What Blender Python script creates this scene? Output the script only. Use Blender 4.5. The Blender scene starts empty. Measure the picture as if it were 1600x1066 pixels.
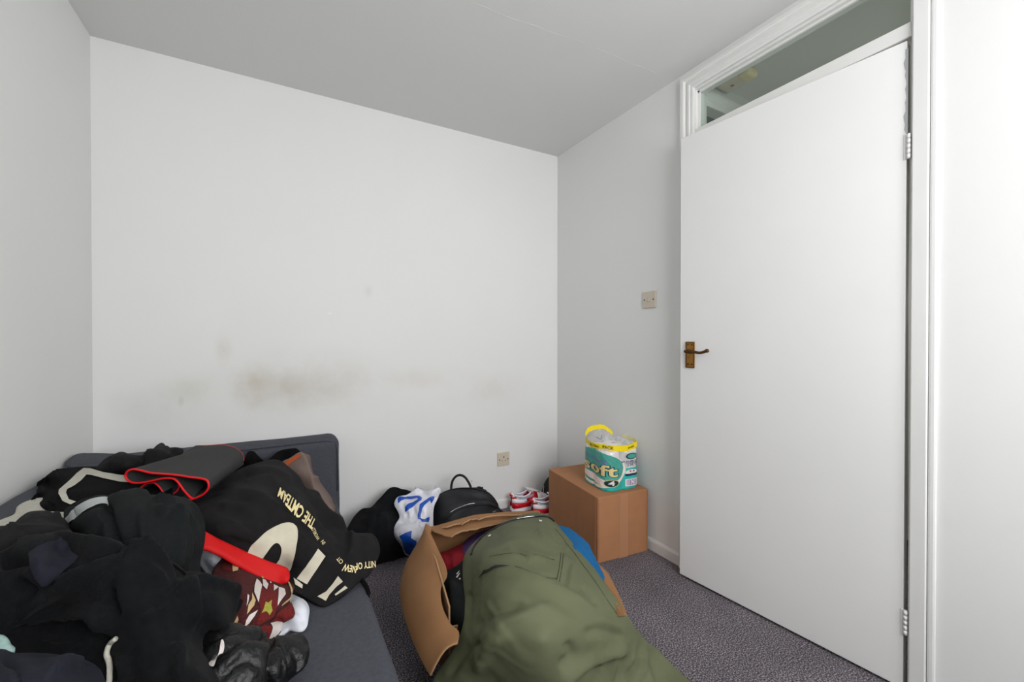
import bpy, bmesh, math, random
import numpy as np
from mathutils import Vector, Matrix
from mathutils.geometry import delaunay_2d_cdt
random.seed(4); rng = np.random.default_rng(7)
scene = bpy.context.scene
COL = scene.collection

# ------------------------------------------------------------------ camera
F, YAW, PIT, HC = 651.7, math.radians(29.2), math.radians(0.41), 1.0868
cam_d = bpy.data.cameras.new('camera'); cam = bpy.data.objects.new('camera', cam_d); COL.objects.link(cam)
cam_d.sensor_width = 36; cam_d.lens = F/1600*36; cam_d.clip_start = 0.02
cam.location = (0, 0, HC)
cam.rotation_euler = (math.pi/2-PIT, 0, -YAW)
scene.camera = cam

# ------------------------------------------------------------------ light
world = bpy.data.worlds.new('sky'); scene.world = world; world.use_nodes = True
bg = world.node_tree.nodes['Background']; bg.inputs[0].default_value = (0.92, 0.96, 1.0, 1); bg.inputs[1].default_value = 2.0
def area(name, loc, rot, sx, sy, watt, color):
    d = bpy.data.lights.new(name, 'AREA'); d.shape = 'RECTANGLE'; d.size = sx; d.size_y = sy; d.energy = watt; d.color = color
    o = bpy.data.objects.new(name, d); COL.objects.link(o); o.location = loc; o.rotation_euler = rot; return o
# daylight through the window in the wall behind the camera
area('window_daylight', (0.80, -1.02, 1.52), (math.radians(90), 0, 0), 1.35, 1.15, 33, (0.985, 0.985, 1.0))
# dim landing light beyond the door
pl = bpy.data.lights.new('hall_light', 'POINT'); pl.energy = 3.8; pl.color = (1.0, 0.96, 0.86); pl.shadow_soft_size = .15
po = bpy.data.objects.new('hall_light', pl); COL.objects.link(po); po.location = (2.45, 0.55, 1.3)

vs = scene.view_settings
vs.view_transform = 'Standard'; vs.look = 'None'; vs.gamma = 1.0; vs.use_curve_mapping = False
vs.exposure = 0.5

# ------------------------------------------------------------------ helpers
CAM = np.array([0, 0, HC])
FW = np.array([math.sin(YAW)*math.cos(PIT), math.cos(YAW)*math.cos(PIT), -math.sin(PIT)])
RT = np.array([math.cos(YAW), -math.sin(YAW), 0.0]); UP = np.cross(RT, FW)
def ray(px, py):
    px = np.asarray(px, float); py = np.asarray(py, float)
    return FW + ((px-800)/F)[..., None]*RT + ((533-py)/F)[..., None]*UP
def depth(px, py, spec):
    """distance along the view axis of the point that lies at a height, on a wall plane, or at a distance"""
    r = ray(px, py)
    if not isinstance(spec, tuple): return (spec-HC)/r[2]
    k, v = spec
    return v/r[0] if k == 'x' else v/r[1] if k == 'y' else v
def P(px, py, spec):
    return CAM + ray(px, py)*depth(px, py, spec)
def srgb(r, g, b):
    f = lambda c: (c/12.92 if c <= .04045 else ((c+.055)/1.055)**2.4)
    return (f(r/255), f(g/255), f(b/255), 1)

def mat(name, color, rough=.6, noise=None, bump=None, spec=.4, metal=0, sheen=0, var=None, subsurface=0, coat=0, trans=0):
    """color linear rgba. noise=(scale, amount) colour variation; bump=(scale, strength, distance)"""
    m = bpy.data.materials.new(name); m.use_nodes = True; nt = m.node_tree; N = nt.nodes; L = nt.links
    b = N['Principled BSDF']
    b.inputs['Base Color'].default_value = color; b.inputs['Roughness'].default_value = rough
    b.inputs['Specular IOR Level'].default_value = spec; b.inputs['Metallic'].default_value = metal
    b.inputs['Sheen Weight'].default_value = sheen; b.inputs['Sheen Roughness'].default_value = .5
    b.inputs['Coat Weight'].default_value = coat; b.inputs['Transmission Weight'].default_value = trans
    tc = N.new('ShaderNodeTexCoord')
    if noise:
        nz = N.new('ShaderNodeTexNoise'); nz.inputs['Scale'].default_value = noise[0]; nz.inputs['Detail'].default_value = 4
        L.new(tc.outputs['Object'], nz.inputs['Vector'])
        mr = N.new('ShaderNodeMapRange'); mr.inputs[1].default_value = .25; mr.inputs[2].default_value = .75
        mr.inputs[3].default_value = 1-noise[1]; mr.inputs[4].default_value = 1+noise[1]
        L.new(nz.outputs[0], mr.inputs[0])
        hs = N.new('ShaderNodeMix'); hs.data_type = 'RGBA'; hs.blend_type = 'MULTIPLY'; hs.inputs[0].default_value = 1
        hs.inputs[6].default_value = color; L.new(mr.outputs[0], hs.inputs[7]); L.new(hs.outputs[2], b.inputs['Base Color'])
    if bump:
        nb = N.new('ShaderNodeTexNoise'); nb.inputs['Scale'].default_value = bump[0]; nb.inputs['Detail'].default_value = 5
        L.new(tc.outputs['Object'], nb.inputs['Vector'])
        bp = N.new('ShaderNodeBump'); bp.inputs['Strength'].default_value = bump[1]; bp.inputs['Distance'].default_value = bump[2]
        L.new(nb.outputs[0], bp.inputs['Height']); L.new(bp.outputs[0], b.inputs['Normal'])
    return m

def stains_and_shade(m, spots):
    """dirt marks and painted-in shade, each with its own place and shape: (centre, radii, colour, strength)"""
    nt = m.node_tree; N = nt.nodes; L = nt.links; b = N['Principled BSDF']
    src = b.inputs['Base Color'].links[0].from_socket if b.inputs['Base Color'].links else None
    base = tuple(b.inputs['Base Color'].default_value)
    tc = N.new('ShaderNodeTexCoord'); nz = N.new('ShaderNodeTexNoise'); nz.inputs['Scale'].default_value = 5; nz.inputs['Detail'].default_value = 6
    L.new(tc.outputs['Object'], nz.inputs['Vector'])
    for c, r, colr, s in spots:
        mp = N.new('ShaderNodeMapping'); mp.vector_type = 'POINT'
        mp.inputs['Location'].default_value = tuple(-c[i]/r[i] for i in range(3)); mp.inputs['Scale'].default_value = tuple(1/v for v in r)
        L.new(tc.outputs['Object'], mp.inputs['Vector'])
        ln = N.new('ShaderNodeVectorMath'); ln.operation = 'LENGTH'; L.new(mp.outputs[0], ln.inputs[0])
        mr = N.new('ShaderNodeMapRange'); mr.interpolation_type = 'SMOOTHSTEP'
        mr.inputs[1].default_value = 1; mr.inputs[2].default_value = 0; mr.inputs[3].default_value = 0; mr.inputs[4].default_value = s
        L.new(ln.outputs['Value'], mr.inputs[0])
        n2 = N.new('ShaderNodeMapRange'); n2.inputs[1].default_value = .3; n2.inputs[2].default_value = .62; L.new(nz.outputs[0], n2.inputs[0])
        mu = N.new('ShaderNodeMath'); mu.operation = 'MULTIPLY'; L.new(mr.outputs[0], mu.inputs[0]); L.new(n2.outputs[0], mu.inputs[1])
        mx = N.new('ShaderNodeMix'); mx.data_type = 'RGBA'; L.new(mu.outputs[0], mx.inputs[0])
        if src: L.new(src, mx.inputs[6])
        else: mx.inputs[6].default_value = base
        mx.inputs[7].default_value = colr; src = mx.outputs[2]
    L.new(src, b.inputs['Base Color'])

def tag(o, label=None, cat=None, group=None, kind=None):
    if label: o['label'] = label
    if cat: o['category'] = cat
    if group: o['group'] = group
    if kind: o['kind'] = kind
    return o
def empty(name, loc, label, cat, group=None, rz=0):
    o = bpy.data.objects.new(name, None); COL.objects.link(o); o.location = loc; o.rotation_euler = (0, 0, rz); o.empty_display_size = .05
    return tag(o, label, cat, group)
def link(name, me, m=None, parent=None, smooth=False):
    o = bpy.data.objects.new(name, me); COL.objects.link(o)
    if m:
        for x in (m if isinstance(m, (list, tuple)) else [m]): me.materials.append(x)
    if smooth: me.polygons.foreach_set('use_smooth', [True]*len(me.polygons))
    if parent:
        o.parent = parent
        o.matrix_parent_inverse = Matrix.Identity(4)
        if parent.get('_world'): pass
    return o
def wpar(name, me, m, parent, smooth=False):
    """mesh given in world coordinates, parented to a thing with its own origin"""
    if parent is not None:
        bpy.context.view_layer.update()
        me.transform(parent.matrix_world.inverted())
    return link(name, me, m, parent, smooth)
def mesh(vs, fs):
    me = bpy.data.meshes.new('m'); me.from_pydata([tuple(map(float, v)) for v in vs], [], [tuple(map(int, f)) for f in fs]); me.update(); return me
def bm_mesh(bm):
    bmesh.ops.recalc_face_normals(bm, faces=bm.faces)
    me = bpy.data.meshes.new('m'); bm.to_mesh(me); bm.free(); return me
def box(lo, hi, bev=0, seg=2, bm=None, M=None):
    own = bm is None; bm = bm or bmesh.new()
    r = bmesh.ops.create_cube(bm, size=1)['verts']
    for v in r: v.co = Vector([lo[i]+(v.co[i]+.5)*(hi[i]-lo[i]) for i in range(3)])
    if bev:
        es = list({e for v in r for e in v.link_edges})
        r2 = bmesh.ops.bevel(bm, geom=es, offset=bev, segments=seg, profile=.5, affect='EDGES')
        r = list({v for f in r2['faces'] for v in f.verts} | {v for v in r if v.is_valid})
    if M is not None:
        for v in r: v.co = M @ v.co
    return bm_mesh(bm) if own else bm
def tube(pts, r, n=8, closed=False, flat=1.0):
    pts = [Vector(p) for p in pts]; K = len(pts); vs = []; fs = []; rr = r if hasattr(r, '__len__') else [r]*K
    nrm = None
    for i, p in enumerate(pts):
        a = pts[(i-1) % K] if (closed or i > 0) else p; b = pts[(i+1) % K] if (closed or i < K-1) else p
        t = (b-a).normalized()
        if nrm is None: nrm = t.orthogonal().normalized()
        nrm = (nrm - t*nrm.dot(t)).normalized(); bn = t.cross(nrm)
        for k in range(n):
            an = 2*math.pi*k/n; vs.append(p + nrm*math.cos(an)*rr[i] + bn*math.sin(an)*rr[i]*flat)
    for i in range(K if closed else K-1):
        for k in range(n):
            j = (i+1) % K; fs.append((i*n+k, i*n+(k+1) % n, j*n+(k+1) % n, j*n+k))
    if not closed: fs.append(tuple(range(n))[::-1]); fs.append(tuple((K-1)*n+k for k in range(n)))
    return mesh(vs, fs)
def spline(pts, n=8, closed=False):
    p = np.array(pts, float); K = len(p); out = []
    for i in range(K if closed else K-1):
        if closed: a, b, c, d = p[i-1], p[i], p[(i+1) % K], p[(i+2) % K]
        else: a, b, c, d = p[max(i-1, 0)], p[i], p[i+1], p[min(i+2, K-1)]
        for k in range(n):
            t = k/n; out.append(.5*((2*b)+(c-a)*t+(2*a-5*b+4*c-d)*t*t+(3*b-a-3*c+d)*t**3))
    if not closed: out.append(p[-1])
    return np.array(out)
def cyl(c, r, h, n=32, bev=0, r2=None, M=None):
    bm = bmesh.new(); bmesh.ops.create_cone(bm, cap_ends=True, segments=n, radius1=r, radius2=r if r2 is None else r2, depth=h)
    if bev: bmesh.ops.bevel(bm, geom=[e for e in bm.edges if e.is_boundary or len(e.link_faces) == 2 and e.calc_face_angle(0) > 1], offset=bev, segments=2, affect='EDGES')
    T = Matrix.Translation(c) @ (M or Matrix.Identity(4)); bmesh.ops.transform(bm, matrix=T, verts=bm.verts); return bm_mesh(bm)
def prism(poly, z0, z1, axis='z', bev=0):
    bm = bmesh.new(); v = [bm.verts.new((p[0], p[1], z0)) for p in poly]; f = bm.faces.new(v)
    r = bmesh.ops.extrude_face_region(bm, geom=[f]); bmesh.ops.translate(bm, vec=(0, 0, z1-z0), verts=[x for x in r['geom'] if isinstance(x, bmesh.types.BMVert)])
    if bev: bmesh.ops.bevel(bm, geom=list(bm.edges), offset=bev, segments=2, affect='EDGES')
    return bm_mesh(bm)
def text_tris(s, size=1.0, bold=0.0, res=2):
    """letters of the built-in font as a flat triangle mesh centred on the origin: (verts Nx2, faces)"""
    c = bpy.data.curves.new('t', 'FONT'); c.body = s; c.size = size; c.align_x = 'CENTER'; c.align_y = 'CENTER'; c.offset = bold; c.resolution_u = res
    o = bpy.data.objects.new('t', c); COL.objects.link(o); bpy.context.view_layer.update()
    me = o.evaluated_get(bpy.context.evaluated_depsgraph_get()).to_mesh()
    me.calc_loop_triangles()
    v = np.array([x.co[:2] for x in me.vertices]); f = [tuple(t.vertices) for t in me.loop_triangles]
    bpy.data.objects.remove(o); bpy.data.curves.remove(c)
    return v, f
def subdiv2(q, f, mx):
    """split a flat triangle mesh until no edge is longer than mx"""
    q = np.array(q, float); bm = bmesh.new(); bm.from_mesh(mesh(np.c_[q, np.zeros(len(q))], f))
    for _ in range(5):
        es = [e for e in bm.edges if e.calc_length() > mx]
        if not es: break
        bmesh.ops.subdivide_edges(bm, edges=es, cuts=1); bmesh.ops.triangulate(bm, faces=[x for x in bm.faces if len(x.verts) > 3])
    bm.verts.index_update(); q = np.array([v.co[:2] for v in bm.verts]); f = [tuple(v.index for v in x.verts) for x in bm.faces]; bm.free(); return q, f
def vnoise(p, seed=0):
    """smooth value noise, vectorised; p is N x 3"""
    i = np.floor(p).astype(np.int64); f = p-i; u = f*f*f*(f*(f*6-15)+10); out = 0
    def h(a):
        n = (a[:, 0]*73856093) ^ (a[:, 1]*19349663) ^ (a[:, 2]*83492791) ^ (seed*2654435761)
        n = (n ^ (n >> 13))*1274126177 & 0x7fffffff
        n = (n ^ (n >> 15)) & 0xffff
        return n/32767.5-1
    for dx in (0, 1):
        for dy in (0, 1):
            for dz in (0, 1):
                w = (u[:, 0] if dx else 1-u[:, 0])*(u[:, 1] if dy else 1-u[:, 1])*(u[:, 2] if dz else 1-u[:, 2])
                out = out + w*h(i+np.array([dx, dy, dz]))
    return out
def inside(pts, poly):
    x, y = pts[:, 0], pts[:, 1]; c = np.zeros(len(pts), bool); n = len(poly)
    for i in range(n):
        x1, y1 = poly[i]; x2, y2 = poly[(i+1) % n]
        if y1 == y2: continue
        k = ((y1 > y) != (y2 > y)) & (x < (x2-x1)*(y-y1)/(y2-y1)+x1); c ^= k
    return c
def seg_dist(pts, line):
    """distance to a polyline, signed side, and position 0..1 along it"""
    best = np.full(len(pts), 1e9); side = np.zeros(len(pts)); pos = np.zeros(len(pts))
    line = np.array(line, float); L = np.r_[0, np.cumsum(np.linalg.norm(np.diff(line, axis=0), axis=1))]
    for i in range(len(line)-1):
        a, b = line[i], line[i+1]; d = b-a; l2 = d@d
        t = np.clip(((pts-a)@d)/l2, 0, 1); q = pts-(a+t[:, None]*d); dd = np.hypot(q[:, 0], q[:, 1])
        k = dd < best; best[k] = dd[k]; side[k] = np.sign(d[0]*q[k, 1]-d[1]*q[k, 0]); pos[k] = (L[i]+t[k]*math.sqrt(l2))/L[-1]
    return best, side, pos
def resample(poly, step, closed=True):
    p = np.array(poly, float); out = []
    n = len(p)
    for i in range(n if closed else n-1):
        a, b = p[i], p[(i+1) % n]; k = max(1, int(round(np.linalg.norm(b-a)/step)))
        for j in range(k): out.append(a+(b-a)*j/k)
    if not closed: out.append(p[-1])
    return np.array(out)
def triangulate(poly, step):
    """fill an outline with an even triangle net"""
    b = poly; lo, hi = b.min(0), b.max(0); g = []
    y = lo[1]; r = 0
    while y < hi[1]:
        x = lo[0]+(step/2 if r % 2 else 0)
        while x < hi[0]: g.append((x, y)); x += step
        y += step*.866; r += 1
    g = np.array(g).reshape(-1, 2)
    if len(g):
        g = g + rng.uniform(-.12, .12, g.shape)*step
        g = g[inside(g, b)]
        if len(g):
            d, _, _ = seg_dist(g, np.vstack([b, b[:1]])); g = g[d > step*.55]
    allp = np.vstack([b, g]) if len(g) else b
    vs, es, fs, _, _, _ = delaunay_2d_cdt([Vector(p) for p in allp], [], [list(range(len(b)))], 1, 1e-5)
    return np.array([v[:] for v in vs]), [tuple(f) for f in fs]
# ------------------------------------------------------------------ cloth
class Cloth: pass
def rbf(ctrl, q):
    """smooth surface through the given points: inverse view distance is interpolated, so planes stay planes"""
    c = np.array([(a, b) for a, b, _ in ctrl], float); w = np.array([1/depth(a, b, s) for a, b, s in ctrl])
    A = np.hypot(*(c[:, None]-c[None]).transpose(2, 0, 1)); n = len(c); S = 100.
    K = np.sqrt((A/S)**2+.01)*-1+np.eye(n)*(-.004)
    Pm = np.c_[np.ones(n), c/S]; M = np.block([[K, Pm], [Pm.T, np.zeros((3, 3))]])
    sol = np.linalg.lstsq(M, np.r_[w, 0, 0, 0], rcond=None)[0]
    out = np.zeros(len(q))
    for i in range(0, len(q), 4000):
        B = np.hypot(*(q[i:i+4000, None]-c[None]).transpose(2, 0, 1)); out[i:i+4000] = -np.sqrt((B/S)**2+.01)@sol[:n]+sol[n]+(q[i:i+4000]/S)@sol[n+1:]
    return out
def normals(x, tri):
    n = np.cross(x[tri[:, 1]]-x[tri[:, 0]], x[tri[:, 2]]-x[tri[:, 0]]); out = np.zeros_like(x)
    for k in range(3):
        for c in range(3): out[:, c] += np.bincount(tri[:, k], n[:, c], len(x))
    return out/np.maximum(np.linalg.norm(out, axis=1), 1e-12)[:, None]
def garment(name, label, cat, outline, inner, m, step=4.0, strain=(.12, .03), along=(1, 0, 0), iters=120, lam=.25, skirt=.03,
            folds=(), smooth_outline=True, seed=1, amp=.004, freq=14, parent=None, lim=.05, collide=.006, puff=0, fine=0, crease=None, fa=1.0):
    g = Cloth(); out2 = [(a, b) for a, b, _ in outline]
    poly = spline(out2, 6, True) if smooth_outline else np.array(out2, float)
    poly = resample(poly, step) if not smooth_outline else poly[np.r_[True, np.linalg.norm(np.diff(poly, axis=0), axis=1) > .3]]
    if smooth_outline:      # even spacing
        c = np.vstack([poly, poly[:1]]); L = np.r_[0, np.cumsum(np.linalg.norm(np.diff(c, axis=0), axis=1))]
        k = max(12, int(L[-1]/step)); t = np.linspace(0, L[-1], k, endpoint=False); poly = np.c_[np.interp(t, L, c[:, 0]), np.interp(t, L, c[:, 1])]
    q, fs = triangulate(poly, step)
    tri = np.array([t for f in fs for t in ([(f[0], f[j], f[j+1]) for j in range(1, len(f)-1)])])
    z = 1/rbf(list(outline)+list(inner), q)
    x0 = CAM+ray(q[:, 0], q[:, 1])*z[:, None]
    n0 = normals(x0, tri)
    if (n0*(x0-CAM)).sum() > 0: tri = tri[:, ::-1]; n0 = -n0
    # edges, boundary, opposite pairs
    ed = {}
    for t in tri:
        for k in range(3):
            e = (min(t[k], t[(k+1) % 3]), max(t[k], t[(k+1) % 3])); ed.setdefault(e, []).append(t[(k+2) % 3])
    E = np.array(list(ed)); bnd = [e for e, o in ed.items() if len(o) == 1]; pin = np.zeros(len(q), bool)
    for e in bnd: pin[list(e)] = True
    B = np.array([o for o in ed.values() if len(o) == 2])
    EE = np.vstack([E, B]); d = x0[EE[:, 1]]-x0[EE[:, 0]]; l = np.linalg.norm(d, axis=1)
    al = np.array(along, float); al /= np.linalg.norm(al)
    cs = ((d@al)/np.maximum(l, 1e-9))**2; rest = l*(1+strain[0]*cs+strain[1]*(1-cs))
    stiff = np.r_[np.full(len(E), 1.0), np.full(len(B), .35)]
    rs = seed*7.3
    p3 = x0*freq+rs; x = x0+n0*(amp*(vnoise(p3, seed)+.6*vnoise(p3*2.1, seed+1))+amp*.6)[:, None]*(~pin)[:, None]
    cnt = np.maximum(np.bincount(EE.ravel(), np.r_[stiff, stiff].reshape(2, -1).T.ravel(), len(q)), 1e-6)
    deg = np.bincount(E.ravel(), minlength=len(q)); vel = np.zeros_like(x)
    for it in range(iters):
        xp = x.copy(); x = x+vel*.85
        for s in range(2):
            d = x[EE[:, 1]]-x[EE[:, 0]]; l = np.linalg.norm(d, axis=1); k = (.5*stiff*(l-rest)/np.maximum(l, 1e-9))[:, None]*d
            for c in range(3): x[:, c] += 1.3*(np.bincount(EE[:, 0], k[:, c], len(q))-np.bincount(EE[:, 1], k[:, c], len(q)))/cnt
        if lam:
            dsp = x-x0; av = np.zeros_like(x)
            for c in range(3): av[:, c] = (np.bincount(E[:, 0], dsp[E[:, 1], c], len(q))+np.bincount(E[:, 1], dsp[E[:, 0], c], len(q)))/deg
            x = x0+dsp*(1-lam)+av*lam
        dn = ((x-x0)*n0).sum(1); cl = np.clip(dn, -collide, lim); x += n0*(cl-dn)[:, None]
        tang = x-x0-n0*cl[:, None]; x -= tang*.12
        x[pin] = x0[pin]; vel = (x-xp)
    nn = normals(x, tri)
    edge_d, _, _ = seg_dist(q, np.vstack([poly, poly[:1]]))
    if puff: x = x+nn*(puff*np.sqrt(np.clip(edge_d/ (puff/ (z/F)), 0, 1)*(2-np.clip(edge_d/(puff/(z/F)), 0, 1))))[:, None]
    if crease:          # sharp secondary wrinkles, long in one direction
        ca, cf, cd, cst = crease; cd = np.array(cd, float); cd /= np.linalg.norm(cd)
        wv = np.c_[vnoise(x0*cf*.5+rs, seed+11), vnoise(x0*cf*.5+rs+9, seed+12), vnoise(x0*cf*.5+rs+17, seed+13)]
        cc = x0*cf+wv*.9; cc = cc-(cc@cd)[:, None]*cd*(1-cst)
        r1 = (1-np.abs(vnoise(cc+rs, seed+14)))**3; cc2 = cc*2.3+wv; r2 = (1-np.abs(vnoise(cc2, seed+15)))**3
        gate = np.clip(.55+vnoise(x0*cf*.35+rs, seed+16)*.9, 0, 1)
        x += nn*(ca*(r1-.3+.4*(r2-.3))*gate*np.clip(edge_d/(3*step), 0, 1))[:, None]; nn = normals(x, tri)
    for f in folds:     # hand-placed creases: (points, width px, height m, kind)
        pts, w, a, kind = f
        dd, sd, pos = seg_dist(q, spline(pts, 5)); tp = np.clip(np.minimum(pos, 1-pos)/.18, 0, 1)
        if kind == 'ridge': h = a*np.exp(-(dd/w)**2)
        elif kind == 'sharp': h = a*np.exp(-(dd/w))
        else: h = a*np.where(sd*(1 if kind == 'step' else -1) > 0, np.exp(-(dd/w)**2), np.exp(-(dd/(1.1*step))**2))
        x += nn*(fa*h*tp*np.clip(edge_d/ (2*step), 0, 1))[:, None]
    if fine:
        x += nn*(fine*(vnoise(x0*60+rs, seed+5)+.5*vnoise(x0*130, seed+6))*np.clip(edge_d/step, 0, 1))[:, None]
    g.q, g.tri, g.x, g.n, g.z = q, tri, x, normals(x, tri), z
    # rounded hem that turns under the cloth
    V = [tuple(v) for v in x]; Fs = [tuple(t) for t in tri]
    if skirt:
        nxt = {}
        own = {}
        for t in tri:
            for k in range(3):
                a, b = t[k], t[(k+1) % 3]
                if (min(a, b), max(a, b)) in ed and len(ed[(min(a, b), max(a, b))]) == 1: nxt[a] = b
        start = next(iter(nxt)); loop = [start]
        while nxt[loop[-1]] != start and len(loop) < len(nxt)+2: loop.append(nxt[loop[-1]])
        lp = np.array(loop); bx = x[lp]; tan = np.roll(bx, -1, 0)-np.roll(bx, 1, 0); tan /= np.linalg.norm(tan, axis=1)[:, None]+1e-9
        bn = g.n[lp]; bn = (bn+np.roll(bn, 1, 0)+np.roll(bn, -1, 0)+np.roll(bn, 2, 0)+np.roll(bn, -2, 0)); bn /= np.linalg.norm(bn, axis=1)[:, None]
        o = np.cross(tan, bn); rr = min(.006, skirt*.4); base = len(V); m_ = len(lp)
        rings = [(.7*rr, .35*rr), (.9*rr, rr), (.5*rr, 1.8*rr), (-.4*rr, skirt), (-3*rr, skirt*1.05)]
        for a, b in rings: V += [tuple(v) for v in bx+o*a-bn*b]
        prev = lp
        for ri in range(len(rings)):
            cur = np.arange(m_)+base+ri*m_
            for i in range(m_):
                j = (i+1) % m_; Fs.append((prev[j], prev[i], cur[i], cur[j]))
            prev = cur
    V = [(v[0], v[1], max(v[2], .004)) for v in V]
    me = mesh(V, Fs)
    if parent is None:
        c = x.mean(0); c[2] = max(.004, x[:, 2].min()-skirt)
        me.transform(Matrix.Translation(-Vector(c)))
        o = link(name, me, m, None, True); o.location = c; tag(o, label, cat)
    else:
        o = wpar(name, me, m, parent, True)
        if label: o['label'] = label
    g.o = o
    return g
def lift(g, p2, off):
    """points of the cloth's own pattern -> where they lie on the draped cloth"""
    a, b, c = (g.q[g.tri[:, k]] for k in range(3)); den = (b[:, 1]-c[:, 1])*(a[:, 0]-c[:, 0])+(c[:, 0]-b[:, 0])*(a[:, 1]-c[:, 1])
    out = []
    for p in p2:
        u = ((b[:, 1]-c[:, 1])*(p[0]-c[:, 0])+(c[:, 0]-b[:, 0])*(p[1]-c[:, 1]))/den
        v = ((c[:, 1]-a[:, 1])*(p[0]-c[:, 0])+(a[:, 0]-c[:, 0])*(p[1]-c[:, 1]))/den
        w = 1-u-v; k = int(np.argmax(np.minimum(np.minimum(u, v), w))); t = g.tri[k]
        l = np.clip(np.array([u[k], v[k], w[k]]), -1, 2)
        x = l@g.x[t]; n = l@g.n[t]; out.append(x+n/np.linalg.norm(n)*off)
    return np.array(out)
def print_on(g, poly, m, name='print', off=.0016, step=4, smooth=False, label=None):
    p = spline(poly, 6, True) if smooth else resample(poly, step)
    q, fs = triangulate(np.asarray(p), step); fs = [f for f in fs]
    x = lift(g, q, off); me = mesh(x, fs); o = wpar(name, me, m, g.o, True)
    if label: o['label'] = label
    return o
def text_on(g, s, centre, size, ang, m, name='lettering', off=.0018, bold=.02, stretch=1.0, label=None, shear=0):
    """ang: reading direction in the pattern plane, degrees clockwise as seen"""
    v, f = text_tris(s, 1.0, bold); v = v*[stretch, 1]; ca, sa = math.cos(math.radians(ang)), math.sin(math.radians(ang))
    v[:, 0] += v[:, 1]*shear
    q = np.c_[centre[0]+size*(v[:, 0]*ca+v[:, 1]*sa), centre[1]+size*(v[:, 0]*sa-v[:, 1]*ca)]
    q, f = subdiv2(q, f, 3.0)
    me = mesh(lift(g, q, off), f); o = wpar(name, me, m, g.o, False)
    if label: o['label'] = label
    return o
def cord_on(g, pts, r, m, name='cord', off=.002, n=6, flat=1.0, label=None):
    me = tube(lift(g, spline(pts, 5), off), r, n, flat=flat); o = wpar(name, me, m, g.o, True)
    if label: o['label'] = label
    return o

# ------------------------------------------------------------------ materials
M = {}
WHITE = (.78, .78, .765, 1)
M['wall'] = mat('wall_paint', WHITE, .65, noise=(1.2, .02), bump=(55, .15, .002))
M['wall_back'] = mat('wall_paint_stained_shaded', WHITE, .65, noise=(1.2, .02), bump=(55, .15, .002))
M['ceiling'] = mat('ceiling_paint', (.72, .72, .71, 1), .85, bump=(90, .2, .002))
M['gloss'] = mat('white_gloss_paint', (.76, .755, .735, 1), .35, noise=(3, .03), bump=(30, .08, .001))
M['door'] = mat('door_paint', (.79, .785, .77, 1), .38, noise=(2.2, .02), bump=(25, .06, .001))
M['hall'] = mat('hall_paint', (.64, .66, .63, 1), .7, bump=(60, .1, .002))
M['carpet'] = mat('carpet', srgb(96, 91, 95), .95, bump=(200, .7, .004))
def carpet_nodes(m):
    nt = m.node_tree; N = nt.nodes; L = nt.links; b = N['Principled BSDF']; tc = N.new('ShaderNodeTexCoord')
    n1 = N.new('ShaderNodeTexNoise'); n1.inputs['Scale'].default_value = 210; n1.inputs['Detail'].default_value = 3; L.new(tc.outputs['Object'], n1.inputs['Vector'])
    r = N.new('ShaderNodeValToRGB'); e = r.color_ramp.elements
    e[0].position = .37; e[0].color = srgb(50, 46, 51); e[1].position = .64; e[1].color = srgb(160, 152, 158)
    x = r.color_ramp.elements.new(.5); x.color = srgb(92, 86, 91)
    L.new(n1.outputs[0], r.inputs[0])
    n2 = N.new('ShaderNodeTexNoise'); n2.inputs['Scale'].default_value = 4.5; n2.inputs['Detail'].default_value = 5; L.new(tc.outputs['Object'], n2.inputs['Vector'])
    mr = N.new('ShaderNodeMapRange'); mr.inputs[1].default_value = .3; mr.inputs[2].default_value = .7; mr.inputs[3].default_value = .82; mr.inputs[4].default_value = 1.15; L.new(n2.outputs[0], mr.inputs[0])
    mx = N.new('ShaderNodeMix'); mx.data_type = 'RGBA'; mx.blend_type = 'MULTIPLY'; mx.inputs[0].default_value = 1
    L.new(r.outputs[0], mx.inputs[6]); L.new(mr.outputs[0], mx.inputs[7]); L.new(mx.outputs[2], b.inputs['Base Color'])
carpet_nodes(M['carpet'])
M['sofa'] = mat('sofa_fabric', srgb(70, 72, 80), .85, noise=(90, .16), bump=(500, .35, .001), sheen=0)
M['sofa_d'] = mat('sofa_piping', srgb(52, 54, 60), .8)
M['black'] = mat('black_jersey', srgb(23, 26, 27), .9, noise=(150, .25), bump=(700, .4, .001), sheen=0, spec=.2)
M['black2'] = mat('black_fleece', srgb(16, 17, 19), .95, noise=(60, .3), bump=(300, .6, .002), sheen=.02, spec=.15)
M['char'] = mat('washed_black_cotton', srgb(28, 26, 27), .9, noise=(26, .22), bump=(600, .4, .001), sheen=0, spec=.2)
M['knit'] = mat('black_rib_knit', srgb(15, 14, 15), .95, bump=(350, .9, .003), sheen=0, spec=.1)
M['cream'] = mat('cream_print', srgb(206, 199, 178), .8, noise=(40, .06))
M['creamy'] = mat('cream_yellow_print', srgb(236, 220, 165), .7)
M['cream_knit'] = mat('cream_knit', srgb(196, 193, 180), .95, bump=(300, .8, .003), noise=(80, .08))
M['pale'] = mat('pale_grey_cloth', srgb(168, 172, 170), .9, bump=(300, .4, .002))
M['navy'] = mat('navy_cloth', srgb(16, 18, 32), .85, noise=(120, .3), bump=(600, .4, .001))
M['red'] = mat('red_jersey', srgb(205, 8, 10), .7, bump=(500, .2, .001))
M['redpipe'] = mat('red_piping', srgb(232, 20, 30), .5, bump=(400, .3, .001))
M['neo'] = mat('grey_neoprene', srgb(54, 55, 54), .95, noise=(400, .25), bump=(900, .3, .001))
M['white'] = mat('white_cotton', srgb(222, 224, 232), .85, bump=(500, .15, .001))
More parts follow.
